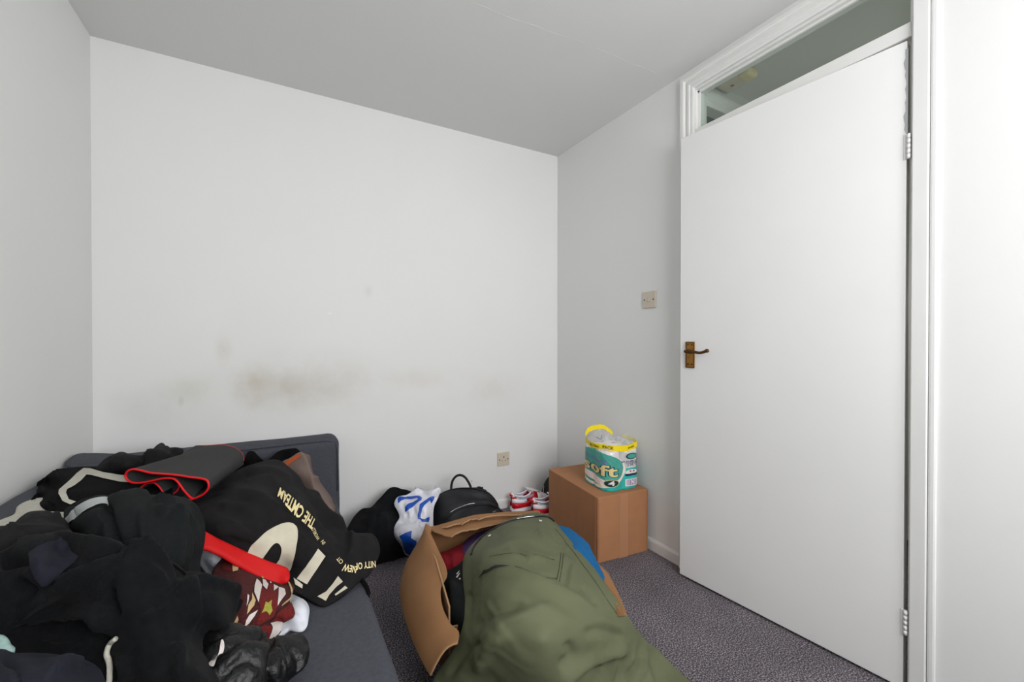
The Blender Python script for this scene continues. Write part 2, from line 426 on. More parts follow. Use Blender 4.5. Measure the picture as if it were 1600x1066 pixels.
M['maroon'] = mat('maroon_knit', srgb(78, 30, 30), .95, noise=(160, .35), bump=(420, .9, .003), sheen=0)
M['maroon2'] = mat('rust_knit', srgb(110, 28, 26), .95, noise=(160, .3), bump=(420, .9, .003), sheen=0)
M['oliveyarn'] = mat('lime_yarn', srgb(168, 164, 66), .95, noise=(160, .2), bump=(420, .9, .003))
M['tanyarn'] = mat('tan_yarn', srgb(214, 186, 138), .95, bump=(420, .9, .003))
M['whiteyarn'] = mat('white_yarn', srgb(232, 222, 216), .95, noise=(160, .1), bump=(420, .9, .003))
M['puffer'] = mat('black_nylon', srgb(9, 10, 12), .42, bump=(70, .7, .006), spec=.4)
M['taupe'] = mat('taupe_canvas', srgb(122, 104, 96), .8, bump=(500, .3, .001))
M['orange'] = mat('orange_trim', srgb(196, 88, 40), .6)
M['olive'] = mat('olive_cotton', srgb(94, 98, 72), .75, noise=(9, .06), bump=(500, .2, .001), spec=.3)
M['olive_d'] = mat('olive_stitching', srgb(62, 68, 46), .8)
M['ovdark'] = mat('olive_fold_shade', srgb(34, 37, 30), .85)
M['snap'] = mat('white_metal_snap', srgb(225, 225, 220), .3, metal=.3)
M['steel'] = mat('nickel', srgb(200, 200, 205), .25, metal=1)
M['card'] = mat('cardboard', srgb(166, 116, 80), .85, noise=(14, .06), bump=(180, .15, .001))
M['card2'] = mat('cardboard_old', srgb(150, 108, 70), .85, noise=(9, .08), bump=(120, .2, .001))
M['card_edge'] = mat('cardboard_edge', srgb(196, 154, 112), .9, bump=(900, .9, .003))
M['tape'] = mat('clear_brown_tape', srgb(172, 124, 90), .4, spec=.5)
M['blue'] = mat('blue_terry', srgb(2, 100, 158), .95, noise=(240, .3), bump=(500, 1.0, .004), sheen=0)
M['crimson'] = mat('crimson_jersey', srgb(150, 14, 34), .85, noise=(30, .1), bump=(500, .2, .001))
M['purple'] = mat('purple_cloth', srgb(92, 64, 122), .9, bump=(400, .5, .002))
M['plastic'] = mat('white_carrier_plastic', srgb(220, 220, 228), .32, spec=.5, bump=(45, .35, .004))
M['plblue'] = mat('blue_carrier_print', srgb(16, 76, 176), .28, spec=.5)
M['pack'] = mat('backpack_nylon', srgb(20, 21, 25), .55, noise=(120, .15), bump=(800, .5, .001))
M['packd'] = mat('backpack_webbing', srgb(14, 14, 16), .6, bump=(600, .5, .001))
M['switch'] = mat('aged_cream_plastic', srgb(206, 196, 178), .35)
M['dark'] = mat('dark_hole', srgb(46, 38, 34), .7)
M['brass'] = mat('aged_brass', srgb(168, 122, 60), .32, metal=.9, noise=(60, .25), bump=(150, .2, .001))
M['brass_d'] = mat('tarnished_brass', srgb(88, 58, 30), .5, metal=.7)
M['shoew'] = mat('white_leather', srgb(240, 236, 238), .4)
M['shoer'] = mat('red_leather', srgb(196, 8, 30), .4)
M['shoei'] = mat('pale_blue_lining', srgb(178, 180, 200), .9)
M['gum'] = mat('brown_outsole', srgb(120, 62, 48), .7)
M['lace'] = mat('pale_lace', srgb(210, 200, 198), .9)
M['roll'] = mat('tissue', srgb(246, 242, 240), .9, bump=(200, .2, .001))
M['core'] = mat('grey_card_core', srgb(120, 108, 92), .9)
M['teal'] = mat('teal_wrap_print', srgb(52, 182, 172), .3, noise=(16, .22), bump=(40, .3, .003))
M['teal_d'] = mat('teal_label_print', srgb(74, 160, 146), .3, noise=(14, .2))
M['teal_n'] = mat('dark_teal_print', srgb(14, 62, 66), .35)
M['sofg'] = mat('cream_gold_print', srgb(226, 202, 146), .35)
M['ink'] = mat('navy_ink', srgb(30, 40, 84), .4)
M['lilac'] = mat('lilac_print', srgb(126, 120, 176), .4)
M['pinkw'] = mat('pale_pink_print', srgb(238, 222, 214), .35)
M['yellow'] = mat('yellow_film', srgb(244, 218, 20), .35)
M['blk'] = mat('black_ink', srgb(24, 22, 20), .5)
def film(name, tint, alpha):
    m = bpy.data.materials.new(name); m.use_nodes = True; nt = m.node_tree; N = nt.nodes; L = nt.links; N.clear()
    o = N.new('ShaderNodeOutputMaterial'); t = N.new('ShaderNodeBsdfTransparent'); g = N.new('ShaderNodeBsdfGlossy'); d = N.new('ShaderNodeBsdfDiffuse')
    t.inputs[0].default_value = tint; g.inputs['Roughness'].default_value = .15; d.inputs[0].default_value = tint
    a = N.new('ShaderNodeMixShader'); a.inputs[0].default_value = .35; L.new(d.outputs[0], a.inputs[1]); L.new(g.outputs[0], a.inputs[2])
    b = N.new('ShaderNodeMixShader'); b.inputs[0].default_value = alpha; L.new(t.outputs[0], b.inputs[1]); L.new(a.outputs[0], b.inputs[2])
    L.new(b.outputs[0], o.inputs[0]); return m
M['film'] = film('clear_film', (.97, .97, .98, 1), .28)
M['yfilm'] = film('faded_yellow_film', (.98, .9, .35, 1), .5)
M['glass'] = film('transom_glass', (.88, .92, .90, 1), .06)
# ------------------------------------------------------------------ room shell
XR, YB, XL, HT, YF = 1.6725, 2.3536, -.6739, 2.3313, -1.0
OY0, OY1, OZ = .505, 1.288, 2.245            # door opening in the right wall (hinge side, latch side, head)
T = .062
def struct(name, me, m, parent=None, smooth=False):
    o = link(name, me, m, None, smooth) if parent is None else wpar(name, me, m, parent, smooth)
    if parent is None: o['kind'] = 'structure'
    return o
def joinb(*boxes):
    bm = bmesh.new()
    for b in boxes: box(b[0], b[1], b[2] if len(b) > 2 else 0, bm=bm)
    return bm_mesh(bm)
struct('floor', mesh([(XL-.1, YF-.1, 0), (3.4, YF-.1, 0), (3.4, 2.5, 0), (XL-.1, 2.5, 0), (XL-.1, YF-.1, -.05), (3.4, YF-.1, -.05), (3.4, 2.5, -.05), (XL-.1, 2.5, -.05)],
       [(0, 1, 2, 3), (4, 7, 6, 5), (0, 4, 5, 1), (1, 5, 6, 2), (2, 6, 7, 3), (3, 7, 4, 0)]), M['carpet'])
ceil = struct('ceiling', box((XL-.1, YF-.1, HT), (XR+T/2, YB+.1, HT+.1)), M['ceiling'])
# hairline joint in the ceiling lining
a = P(700, -12, HT); b = P(1062, 127, HT)
pts = [a+(b-a)*t+np.array([0, .006*math.sin(9*t)+.003*math.sin(37*t), 0]) for t in np.linspace(0, 1, 40)]
struct('ceiling_joint', tube([(p[0], p[1], HT+.0006) for p in pts], [.0011+.0004*math.sin(i*1.7) for i in range(40)], 6), M['gloss'], ceil, True)
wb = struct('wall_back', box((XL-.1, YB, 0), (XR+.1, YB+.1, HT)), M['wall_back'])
def pb(px, py): return P(px, py, ('y', YB))
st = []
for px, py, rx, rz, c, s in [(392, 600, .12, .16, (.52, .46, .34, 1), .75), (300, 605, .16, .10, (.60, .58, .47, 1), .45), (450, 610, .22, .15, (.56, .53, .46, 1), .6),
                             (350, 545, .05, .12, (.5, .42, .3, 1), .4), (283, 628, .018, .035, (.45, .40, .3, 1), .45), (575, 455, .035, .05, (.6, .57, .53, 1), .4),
                             (660, 590, .45, .10, (.68, .62, .55, 1), .45), (230, 640, .3, .14, (.6, .62, .56, 1), .5), (480, 600, .55, .24, (.58, .54, .47, 1), .6), (760, 610, .4, .16, (.66, .60, .55, 1), .35),  # broad grime patches that also paint shade into the lower wall colour
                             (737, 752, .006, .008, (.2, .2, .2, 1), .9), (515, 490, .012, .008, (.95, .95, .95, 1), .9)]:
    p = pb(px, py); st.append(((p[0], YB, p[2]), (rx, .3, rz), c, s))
stains_and_shade(M['wall_back'], st)
struct('wall_left', box((XL-.1, YF-.1, 0), (XL, YB+.1, HT)), M['wall'])
struct('wall_right', joinb(((XR, OY1, 0), (XR+T, YB+.1, HT)), ((XR, YF-.1, 0), (XR+T, OY0, HT)), ((XR, OY0, OZ), (XR+T, OY1, HT))), M['wall'])
# wall with the window, behind the camera
WX0, WX1, WZ0, WZ1 = .1, 1.5, .95, 2.1
struct('wall_front', joinb(((XL-.1, YF-.1, 0), (WX0, YF, HT)), ((WX1, YF-.1, 0), (XR+.1, YF, HT)), ((WX0, YF-.1, 0), (WX1, YF, WZ0)), ((WX0, YF-.1, WZ1), (WX1, YF, HT))), M['wall'])
w1 = struct('window_1', joinb(((WX0, YF-.08, WZ0), (WX0+.05, YF-.02, WZ1)), ((WX1-.05, YF-.08, WZ0), (WX1, YF-.02, WZ1)), ((WX0, YF-.08, WZ0), (WX1, YF-.02, WZ0+.05)), ((WX0, YF-.08, WZ1-.05), (WX1, YF-.02, WZ1)), (((WX0+WX1)/2-.03, YF-.08, WZ0), ((WX0+WX1)/2+.03, YF-.02, WZ1))), M['gloss'])
struct('window_sill', box((WX0-.04, YF-.03, WZ0-.03), (WX1+.04, YF+.1, WZ0-.002), .004), M['gloss'], w1)
# baseboards
def skirting(name, pts):
    return struct(name, mesh([p for p in pts], [(0, 1, 2, 3)]), M['gloss'])
def sk_x(name, x0, x1, y, s):   # along X, room side towards s
    prof = [(0, 0), (.013*s, 0), (.013*s, .045), (.009*s, .053), (0, .056)]
    v = [(x, y+a, z) for x in (x0, x1) for a, z in prof]; n = 5
    struct(name, mesh(v, [(i, (i+1) % n, n+(i+1) % n, n+i) for i in range(n)]+[(4, 3, 2, 1, 0), (5, 6, 7, 8, 9)]), M['gloss'])
def sk_y(name, y0, y1, x, s):
    prof = [(0, 0), (.013*s, 0), (.013*s, .045), (.009*s, .053), (0, .056)]
    v = [(x+a, y, z) for y in (y0, y1) for a, z in prof]; n = 5
    struct(name, mesh(v, [(i, (i+1) % n, n+(i+1) % n, n+i) for i in range(n)]+[(4, 3, 2, 1, 0), (5, 6, 7, 8, 9)]), M['gloss'])
sk_x('baseboard_back', XL, XR, YB, -1); sk_y('baseboard_left', YF, YB, XL, 1); sk_y('baseboard_right', OY1+.052, YB, XR, -1); sk_x('baseboard_front', XL, XR, YF, 1)

# ------------------------------------------------------------------ door, frame, transom
# frame lining with stops
fr = struct('trim_1', joinb(((XR+.001, OY1-.02, 0), (XR+T+.001, OY1, OZ)), ((XR+.001, OY0, 0), (XR+T+.001, OY0+.012, OZ)), ((XR+.001, OY0, OZ-.02), (XR+T+.001, OY1, OZ))), M['gloss'])
HEAD0, HEAD1 = 2.0, 2.045
struct('transom_rail', box((XR-.002, OY0+.012, HEAD0), (XR+T-.005, OY1-.02, HEAD1), .003), M['gloss'], fr)
struct('door_stop', joinb(((XR+.040, OY1-.034, 0), (XR+.058, OY1-.02, HEAD0)), ((XR+.040, OY0+.012, 0), (XR+.058, OY0+.024, HEAD0))), M['gloss'], fr)
GX = XR+.03
struct('glazing_bead', joinb(((GX-.012, OY0+.012, HEAD1), (GX-.003, OY0+.020, OZ-.02)), ((GX-.012, OY1-.029, HEAD1), (GX-.003, OY1-.02, OZ-.02)), ((GX-.012, OY0+.012, OZ-.028), (GX-.003, OY1-.02, OZ-.02))), M['gloss'], fr)
gp = struct('window_2', box((GX-.002, OY0+.013, HEAD1), (GX+.002, OY1-.021, OZ-.021)), M['glass'])
# moulded casing: left leg and head with a mitred corner
prof = [(0, 0), (0, .009), (.006, .012), (.020, .0125), (.023, .016), (.034, .0165), (.037, .012), (.046, .012), (.050, .018), (.056, .021), (.072, .021), (.075, .018), (.075, 0)]
def casing(path, name, parent, m, face=(-1, 0, 0)):
    """path: list of (point, outward direction in the wall plane scaled for mitres)"""
    vs = []; fs = []; n = len(prof); nrm = np.array(face, float)
    for p, o in path:
        for u, t in prof: vs.append(np.array(p)+np.array(o)*u+nrm*t)
    for i in range(len(path)-1):
        for k in range(n): fs.append((i*n+k, i*n+(k+1) % n, (i+1)*n+(k+1) % n, (i+1)*n+k))
    fs += [tuple(range(n)), tuple(range(len(vs)-n, len(vs)))[::-1]]
    me = mesh(vs, fs); bm = bmesh.new(); bm.from_mesh(me); me2 = bm_mesh(bm); return struct(name, me2, m, parent)
prof = [(u*.92, t) for u, t in prof]; c1 = OY1-.020; ch = OZ-.010
casing([((XR, c1, 0), (0, 1, 0)), ((XR, c1, ch), (0, 1, 1)), ((XR, OY0+.01, ch), (0, 0, 1))], 'trim_2', None, M['gloss'])
# narrow hinge-side architrave and the plaster ridge beside it
struct('trim_3', joinb(((XR-.014, OY0-.032, 0), (XR+.001, OY0+.006, HT), .003)), M['gloss'])
struct('trim_4', joinb(((XR-.010, OY0-.052, 0), (XR+.001, OY0-.0325, HT), .006)), M['wall'])

DA = math.radians(5.6); DW, DH, DT = .762, 1.981, .036
door = empty('door_1', (XR-.004, .5258, 0.010), 'white painted flush door standing slightly ajar in the right wall', 'door', rz=0)
door['kind'] = 'structure'; del door['label']; del door['category']
door.rotation_euler = (0, 0, DA)
# door space: y along the width from the hinge, -x into the room
def dpart(name, me, m, smooth=False, label=None, parent=None):
    o = link(name, me, m, parent or door, smooth)
    if label: o['label'] = label
    return o
bm = bmesh.new(); box((0, 0, 0), (DT, DW, DH), .0025, bm=bm)
dpart('door_leaf', bm_mesh(bm), M['door'])
for z in (.17, 1.62):
    hg = dpart('hinge', joinb(((-.002, -.010, z), (.001, .006, z+.076), .0005)), M['gloss'], label='white painted butt hinge')
    for k in range(5):
        dpart('hinge_knuckle', cyl((-.004, -.006, z+.0076+k*.0152), .0052, .0142, 14, .001), M['gloss'], True, parent=hg)
# flaking paint along the hinge edge
pt = [(-.0006, .002+.002*math.sin(i*2.1)+.004*max(0, math.sin(i*.5)), 1.70+i*.0135) for i in range(20)]
dpart('paint_chip', mesh([(x, -.003, z) for x, y, z in pt]+[(x, y, z) for x, y, z in pt], [(i, i+1, 21+i, 20+i) for i in range(19)]), M['pale'])
# handle
HY, HZ = DW-.052, 1.018
hd = dpart('door_handle', joinb(((-.0045, HY-.021, HZ-.074), (0, HY+.021, HZ+.042), .0015)), M['brass'], label='aged brass lever handle on a long backplate')
bm = bmesh.new()
for lo, hi in [((-.0068, HY-.021, HZ-.074), (-.004, HY-.0165, HZ+.042)), ((-.0068, HY+.0165, HZ-.074), (-.004, HY+.021, HZ+.042)), ((-.0068, HY-.021, HZ-.074), (-.004, HY+.021, HZ-.0695)), ((-.0068, HY-.021, HZ+.0375), (-.004, HY+.021, HZ+.042))]: box(lo, hi, .001, bm=bm)
dpart('plate_border', bm_mesh(bm), M['brass_d'], parent=hd)
for y, z in [(-.009, .029), (.009, .029), (-.009, -.058), (.009, -.058)]:
    dpart('screw', cyl((-.0055, HY+y, HZ+z), .0034, .003, 12, M=Matrix.Rotation(math.pi/2, 4, 'Y')), M['brass_d'], True, parent=hd)
dpart('spindle_rose', cyl((-.008, HY, HZ), .012, .012, 20, .002, M=Matrix.Rotation(math.pi/2, 4, 'Y')), M['brass'], True, parent=hd)
lv = spline([(-.006, HY, HZ), (-.030, HY, HZ), (-.044, HY-.003, HZ), (-.049, HY-.018, HZ+.002), (-.049, HY-.045, HZ-.001), (-.048, HY-.070, HZ-.004), (-.046, HY-.090, HZ+.000), (-.044, HY-.101, HZ+.006)], 5)
rad = np.interp(np.linspace(0, 1, len(lv)), [0, .3, .42, .55, .75, .9, 1], [.006, .0075, .0095, .0065, .0055, .0065, .008])
dpart('lever', tube(lv, rad, 12), M['brass_d'], True, parent=hd)
bm = bmesh.new(); bmesh.ops.create_uvsphere(bm, u_segments=14, v_segments=10, radius=.0085); bmesh.ops.translate(bm, vec=(-.044, HY-.102, HZ+.005), verts=bm.verts)
dpart('scroll_end', bm_mesh(bm), M['brass_d'], True, parent=hd)

# landing beyond the door
hx0, hx1 = XR+T, 2.95
struct('wall_hall_end', joinb(((hx0, 1.31, 0), (1.80, 1.41, HT)), ((1.80, 1.31, 2.205), (2.55, 1.41, HT)), ((2.55, 1.31, 0), (hx1, 1.41, HT))), M['hall'])
struct('wall_hall_far', box((hx1, -.6, 0), (hx1+.1, 1.41, HT)), M['hall'])
struct('wall_hall_near', box((hx0, -.7, 0), (hx1+.1, -.6, HT)), M['hall'])
struct('ceiling_hall', box((XR+T/2+.001, -.7, HT), (hx1+.1, 1.41, HT+.1)), M['hall'])
dd = struct('door_2', box((1.805, 1.37, .01), (2.545, 1.405, 1.985), .002), M['door'])
casing([((1.80, 1.31, 0), (-1, 0, 0)), ((1.80, 1.31, 2.205), (-1, 0, 1)), ((2.55, 1.31, 2.205), (1, 0, 1)), ((2.55, 1.31, 0), (1, 0, 0))], 'trim_5', None, M['gloss'], (0, -1, 0))
struct('trim_6', joinb(((1.80, 1.32, 1.99), (2.55, 1.40, 2.03))), M['gloss'])
struct('window_3', box((1.801, 1.36, 2.031), (2.549, 1.364, 2.204)), mat('dark_transom_glass', srgb(46, 60, 56), .15))
# ------------------------------------------------------------------ fixtures
def socket_like(root, w, facing, holes, screws, rocker=False):
    """facing 'y': plate on the back wall; 'x': plate on the right wall. built in plate space: u right, v up, t towards the room"""
    def tr(u, v, t): return (u, -t, v) if facing == 'y' else (-t, -u, v)
    def bx(u0, u1, v0, v1, t0, t1, bev):
        me = box((u0, v0, t0), (u1, v1, t1), bev, 3)
        for v in me.vertices: v.co = tr(*v.co)
        bm = bmesh.new(); bm.from_mesh(me); return bm_mesh(bm)
    link('face_plate', bx(-w/2, w/2, -w/2, w/2, 0, .009, .0035), M['switch'], root, False)
    rot = Matrix.Rotation(math.pi/2, 4, 'X') if facing == 'y' else Matrix.Rotation(math.pi/2, 4, 'Y')
    for u, v in screws: link('screw', cyl(tr(u, v, .0092), .0038, .0012, 16, M=rot), M['brass_d'], root, True)
    for u, v, r in holes: link('socket_hole', cyl(tr(u, v, .0092), r, .001, 14, M=rot), M['dark'], root, True)
    if rocker:
        me = box((-.006, -.010, .008), (.006, .010, .0125), .0015)
        for v in me.vertices: v.co = tr(v.co[0], v.co[1], v.co[2]+(.003 if v.co[1] < 0 else 0))
        bm = bmesh.new(); bm.from_mesh(me); link('rocker', bm_mesh(bm), M['switch'], root)
p = P(1015.5, 468.5, ('x', XR)); r = empty('light_switch', (XR, p[1], p[2]), 'cream plastic light switch on the right wall beside the door frame', 'light switch')
socket_like(r, .086, 'x', [], [(-.030, 0), (.030, 0)], True)
p = P(786, 717, ('y', YB)); r = empty('wall_socket', (p[0], YB, p[2]), 'cream round-pin wall socket low on the back wall above the red shoes', 'socket')
socket_like(r, .086, 'y', [(0, .013, .0045), (-.011, -.010, .0028), (.011, -.010, .0028)], [(-.030, -.002), (.030, -.002)])
# alarm on the landing ceiling
c = P(1141, 134, HT-.03)
r = empty('smoke_alarm', (c[0], c[1]-.01, HT), 'cream plastic alarm on the landing ceiling seen through the glass over the door', 'alarm', rz=-math.pi/2)
link('alarm_case', box((-.055, -.048, -.034), (.055, .048, 0), .012, 3), M['switch'], r)
link('alarm_base', box((.045, -.040, -.040), (.105, .040, -.002), .016, 3), mat('yellowed_plastic', srgb(226, 212, 160), .4), r)
link('indicator', cyl((.0, -.0, -.0345), .008, .003, 16), mat('red_lens', srgb(120, 40, 36), .3), r, True)

# ------------------------------------------------------------------ sofa bed
SX, SH = .238, .325
sofa = empty('sofa_bed', (-.2, 1.3, 0), 'low dark grey fabric sofa bed along the left wall with a padded end', 'sofa')
def soft(lo, hi, bev, sub=14, amp=.004, seed=0):
    bm = bmesh.new(); box(lo, hi, bev, 5, bm=bm)
    L = [hi[i]-lo[i] for i in range(3)]; n = max(2, int(max(L)/.09))
    for ax in range(3):
        for k in range(1, n):
            t = lo[ax]+L[ax]*k/n
            if L[ax] < .25: break
            co = [0, 0, 0]; co[ax] = t; no = [0, 0, 0]; no[ax] = 1
            bmesh.ops.bisect_plane(bm, geom=list(bm.verts)+list(bm.edges)+list(bm.faces), plane_co=co, plane_no=no)
    bm.normal_update(); X = np.array([v.co[:] for v in bm.verts]); d = vnoise(X*6+seed, seed)+.4*vnoise(X*15+seed, seed+1)
    for v, h in zip(bm.verts, d): v.co += v.normal*float(h)*amp
    return bm_mesh(bm)
wpar('seat_base', soft((XL+.02, .36, .02), (SX-.02, 2.30, .17), .02, amp=.002), M['sofa'], sofa, True)
wpar('seat_cushion', soft((XL+.02, .34, .165), (SX, 2.30, SH), .03, amp=.003), M['sofa'], sofa, True)
br = soft((XL+.014, .34, .12), (XL+.14, 2.335, .645), .03, amp=.004, seed=3)
for v in br.vertices:       # the back sinks towards the padded end
    if v.co.y > 1.95 and v.co.z > .4: v.co.z -= (v.co.y-1.95)/.38*.052
wpar('backrest', br, M['sofa'], sofa, True)
arm = wpar('armrest', soft((XL+.02, 2.185, .10), (SX+.022, 2.345, .603), .045, amp=.004, seed=5), M['sofa'], sofa, True)
pp = spline([(XL+.15, 2.197, .585), (-.2, 2.195, .589), (.15, 2.195, .590), (SX-.02, 2.198, .584), (SX+.003, 2.20, .56), (SX+.010, 2.197, .5), (SX+.010, 2.195, .34)], 6)
wpar('piping', tube([(a, b-.004, c) for a, b, c in pp], .0026, 6), M['sofa_d'], arm, True)
for x, y in [(XL+.08, .42), (SX-.08, .42), (XL+.08, 2.24), (SX-.08, 2.24)]:
    wpar('leg', cyl((x, y, .012), .02, .024, 14), M['sofa_d'], sofa)
# rumpled cover where the back meets the end
garment('cover_fold', None, None, [(110, 716, ('x', -.655)), (122, 710, ('x', -.65)), (145, 708, .618), (180, 709, .618), (215, 712, .614), (220, 726, .606), (180, 732, .61), (140, 734, .62), (105, 726, ('x', -.65))],
        [(150, 720, .628)], M['sofa'], parent=sofa, step=3, strain=(.04, .02), lim=.02, skirt=.015, seed=8)

# ------------------------------------------------------------------ sealed cardboard box, right
bx0 = P(934, 881.5, 0.0); bang = math.radians(-5.5)
cb = empty('cardboard_box', (bx0[0], bx0[1], 0), 'closed brown cardboard box on the carpet carrying the toilet roll pack', 'box', rz=bang)
BW, BD, BH = .308, .49, .318
link('carton', box((0, 0, 0), (BW, BD, BH), .004, 2), M['card'], cb)
link('tape', joinb(((BW/2-.026, -.0008, .0), (BW/2+.026, .001, BH-.004)),), M['tape'], cb)
link('flap', joinb(((.004, -.0022, .003), (.010, .001, BH-.01)),), M['card'], cb)
link('flap', joinb(((BW-.008, -.0018, .003), (BW-.004, .001, BH-.01)),), M['card'], cb)
link('flap', joinb(((-.0016, .02, .002), (.001, .026, BH-.004)),), M['card'], cb)

# ------------------------------------------------------------------ pack of toilet rolls on the box
RR = .0545; py0 = BH
pc = Matrix.Rotation(bang, 4, 'Z') @ Vector((.075+2*RR*.99, .035+2*RR, 0)); PCX, PCY = bx0[0]+pc[0], bx0[1]+pc[1]
tp = empty('toilet_roll_pack', (PCX, PCY, BH), 'teal and white plastic wrapped toilet roll pack with yellow carrying band', 'toilet rolls', rz=bang)
roll0 = None
for k, (sx, sy, lz) in enumerate([(a, b, c) for c in (1, 0) for a in (-1, 1) for b in (-1, 1)]):
    q = Matrix.Rotation(bang, 4, 'Z') @ Vector((sx*RR, sy*RR, 0))
    nm = {(-1, -1): 'front corner nearest the open box', (-1, 1): 'back left corner of the pack', (1, -1): 'front corner beside the wall', (1, 1): 'back corner beside the wall'}[(sx, sy)]
    loc = (PCX+q[0], PCY+q[1], BH+.003+lz*.0985)
    lab = 'white toilet roll, %s layer, %s' % ('top' if lz else 'bottom', nm)
    if roll0 is None:
        roll0 = empty('toilet_roll', loc, lab, 'toilet roll', 'toilet rolls in the wrapped pack', bang)
        n = 40; R = RR-.0025; rc = .018; H = .097; vs = []; fs = []
        pr = [(rc, 0), (R-.004, 0), (R, .004), (R, H-.004), (R-.004, H), (rc, H)]
        for i in range(n):
            an = 2*math.pi*i/n
            for a, z in pr: vs.append((a*math.cos(an), a*math.sin(an), z))
        for i in range(n):
            for j in range(6): fs.append((i*6+j, ((i+1) % n)*6+j, ((i+1) % n)*6+(j+1) % 6, i*6+(j+1) % 6))
        bm = bmesh.new(); bm.from_mesh(mesh(vs, fs)); link('tissue', bm_mesh(bm), M['roll'], roll0)
        link('core', cyl((0, 0, H/2), rc-.0005, H-.01, 24), M['core'], roll0)
    else:
        r2 = roll0.copy(); COL.objects.link(r2); r2.location = loc; r2['label'] = lab
        for ch in [c for c in roll0.children]:
            d = ch.copy(); COL.objects.link(d); d.parent = r2
# wrap: a film hull around the four columns
def hull_xy(s):   # s 0..1 around; rounded square slightly pinched between the columns
    an = 2*math.pi*s; W = 2*RR+.001; r = RR
    c, s_ = math.cos(an), math.sin(an)
    # rounded square support
    best = None
    t = min(1/max(abs(c), 1e-9), 1/max(abs(s_), 1e-9))*W
    x, y = c*t, s_*t; cx, cy = W-r, W-r
    if abs(x) > cx and abs(y) > cy:
        sx, sy = math.copysign(1, x), math.copysign(1, y)
        # intersect ray with the corner circle
        ox, oy = sx*cx, sy*cy; b_ = c*ox+s_*oy; q_ = b_*b_-(ox*ox+oy*oy-r*r); t = b_+math.sqrt(max(q_, 0)); x, y = c*t, s_*t
    m_ = min(abs(x), abs(y)); pin = .007*math.exp(-(m_/.018)**2)
    L = math.hypot(x, y); return x*(1-pin/L), y*(1-pin/L)
PH = .202
def wrap_pt(s, z, off=0.0):
    x, y = hull_xy(s); d = 1.0
    if z > PH-.014: d = 1-.10*((z-PH+.014)/.014)**2
    if z < .008: d = 1-.04*((.008-z)/.008)**2
    e = .0008*math.sin(s*2*math.pi*23+z*160)*math.sin(z*90+s*40)
    L = math.hypot(x, y); k = d*(L+off+e)/L; return (x*k, y*k, z)
NS = 256; zs = [0, .004, .010, .025, .04, .055, .07, .085, .1, .108]
def ring_mesh(zs, s0=0, s1=1, off=0, n=NS):
    full = abs(s1-s0-1) < 1e-6; vs = []; fs = []
    for z in zs:
        for i in range(n if full else n+1): vs.append(wrap_pt(s0+(s1-s0)*i/n, z, off))
    w = n if full else n+1
    for j in range(len(zs)-1):
        for i in range(n): fs.append((j*w+i, j*w+(i+1) % w, (j+1)*w+(i+1) % w, (j+1)*w+i))
    return mesh(vs, fs)
link('printed_wrap', ring_mesh(zs), M['teal'], tp, True)
link('clear_wrap', ring_mesh([.108, .12, .14, .16, .18, .19, .196, PH]), M['film'], tp, True)
# print: s=0 is +x (wall side), .25 +y, .5 -x (room side, big label), .75 -y (near end)
def on_wrap(v2, f, s, z, w, name, m, off=.0012):
    """v2 in metres around the perimeter (u to the right as seen) and up"""
    per = 8*RR*.93; v2, f = subdiv2(v2, f, .006) if name != 'barcode_bar' else (v2, f)
    me = mesh([wrap_pt(s+u/per, z+v, off) for u, v in v2], f); o = link(name, me, m, tp)
    return o
def disc2(a, b, n=40, tilt=0, rings=6):
    vs = [(0, 0)]; fs = []
    for r in range(1, rings+1):
        for i in range(n):
            an = 2*math.pi*i/n; u, v = a*r/rings*math.cos(an), b*r/rings*math.sin(an)
            vs.append((u*math.cos(tilt)-v*math.sin(tilt), u*math.sin(tilt)+v*math.cos(tilt)))
    for i in range(n): fs.append((0, 1+i, 1+(i+1) % n))
    for r in range(rings-1):
        for i in range(n): fs.append((1+r*n+i, 1+(r+1)*n+i, 1+(r+1)*n+(i+1) % n, 1+r*n+(i+1) % n))
    return vs, fs
on_wrap(*disc2(.103, .094), .515, .103, 1, 'label_border', M['pinkw'], .0008)
on_wrap(*disc2(.096, .087), .512, .110, 1, 'label', M['teal_d'], .0014)
on_wrap(*disc2(.075, .018, tilt=-.25), .515, .050, 1, 'label_highlight', M['pinkw'], .0020)
for t, sz, s, z, bold, m, off in [('soft', .076, .543, .104, .055, 'teal_n', .0024), ('soft', .076, .543, .104, .022, 'sofg', .0034), ('Luxury', .030, .52, .150, .02, 'lilac', .0030)]:
    v, f = text_tris(t, sz, bold*sz, 3); v = v*[1.05, 1]; v[:, 1] -= v[:, 0]*.10
    on_wrap(v, f, s, z, 1, 'lettering', M[m], off)
on_wrap(*disc2(.021, .019), .655, .042, 1, 'badge', M['sofg'], .0026)
on_wrap(*disc2(.0185, .0165), .655, .042, 1, 'badge', M['teal_n'], .0032)
v, f = text_tris('4', .034, .0006); on_wrap(v, f, .655, .042, 1, 'lettering', M['pinkw'], .0040)
def rect2(w, h, n=6):
    vs = [(-w/2+w*i/n, y) for y in (-h/2, h/2) for i in range(n+1)]; return vs, [(i, i+1, n+2+i, n+1+i) for i in range(n)]
SE = .815
on_wrap(*disc2(.018, .016), SE, .168, 1, 'small_label', M['teal_n'], .0016); on_wrap(*disc2(.014, .012), SE, .168, 1, 'small_label', M['teal_d'], .0022)
for k, t in enumerate(['BATHROOM', 'TISSUE', '2 PLY']):
    v, f = text_tris(t, .0125, .0002); on_wrap(v, f, SE, .142-k*.010, 1, 'lettering', M['ink'], .0018)
on_wrap(*disc2(.020, .014), SE, .086, 1, 'small_label', M['pinkw'], .0014)
v, f = text_tris('9.4', .014, .0002); on_wrap(v, f, SE, .091, 1, 'lettering', M['ink'], .0022)
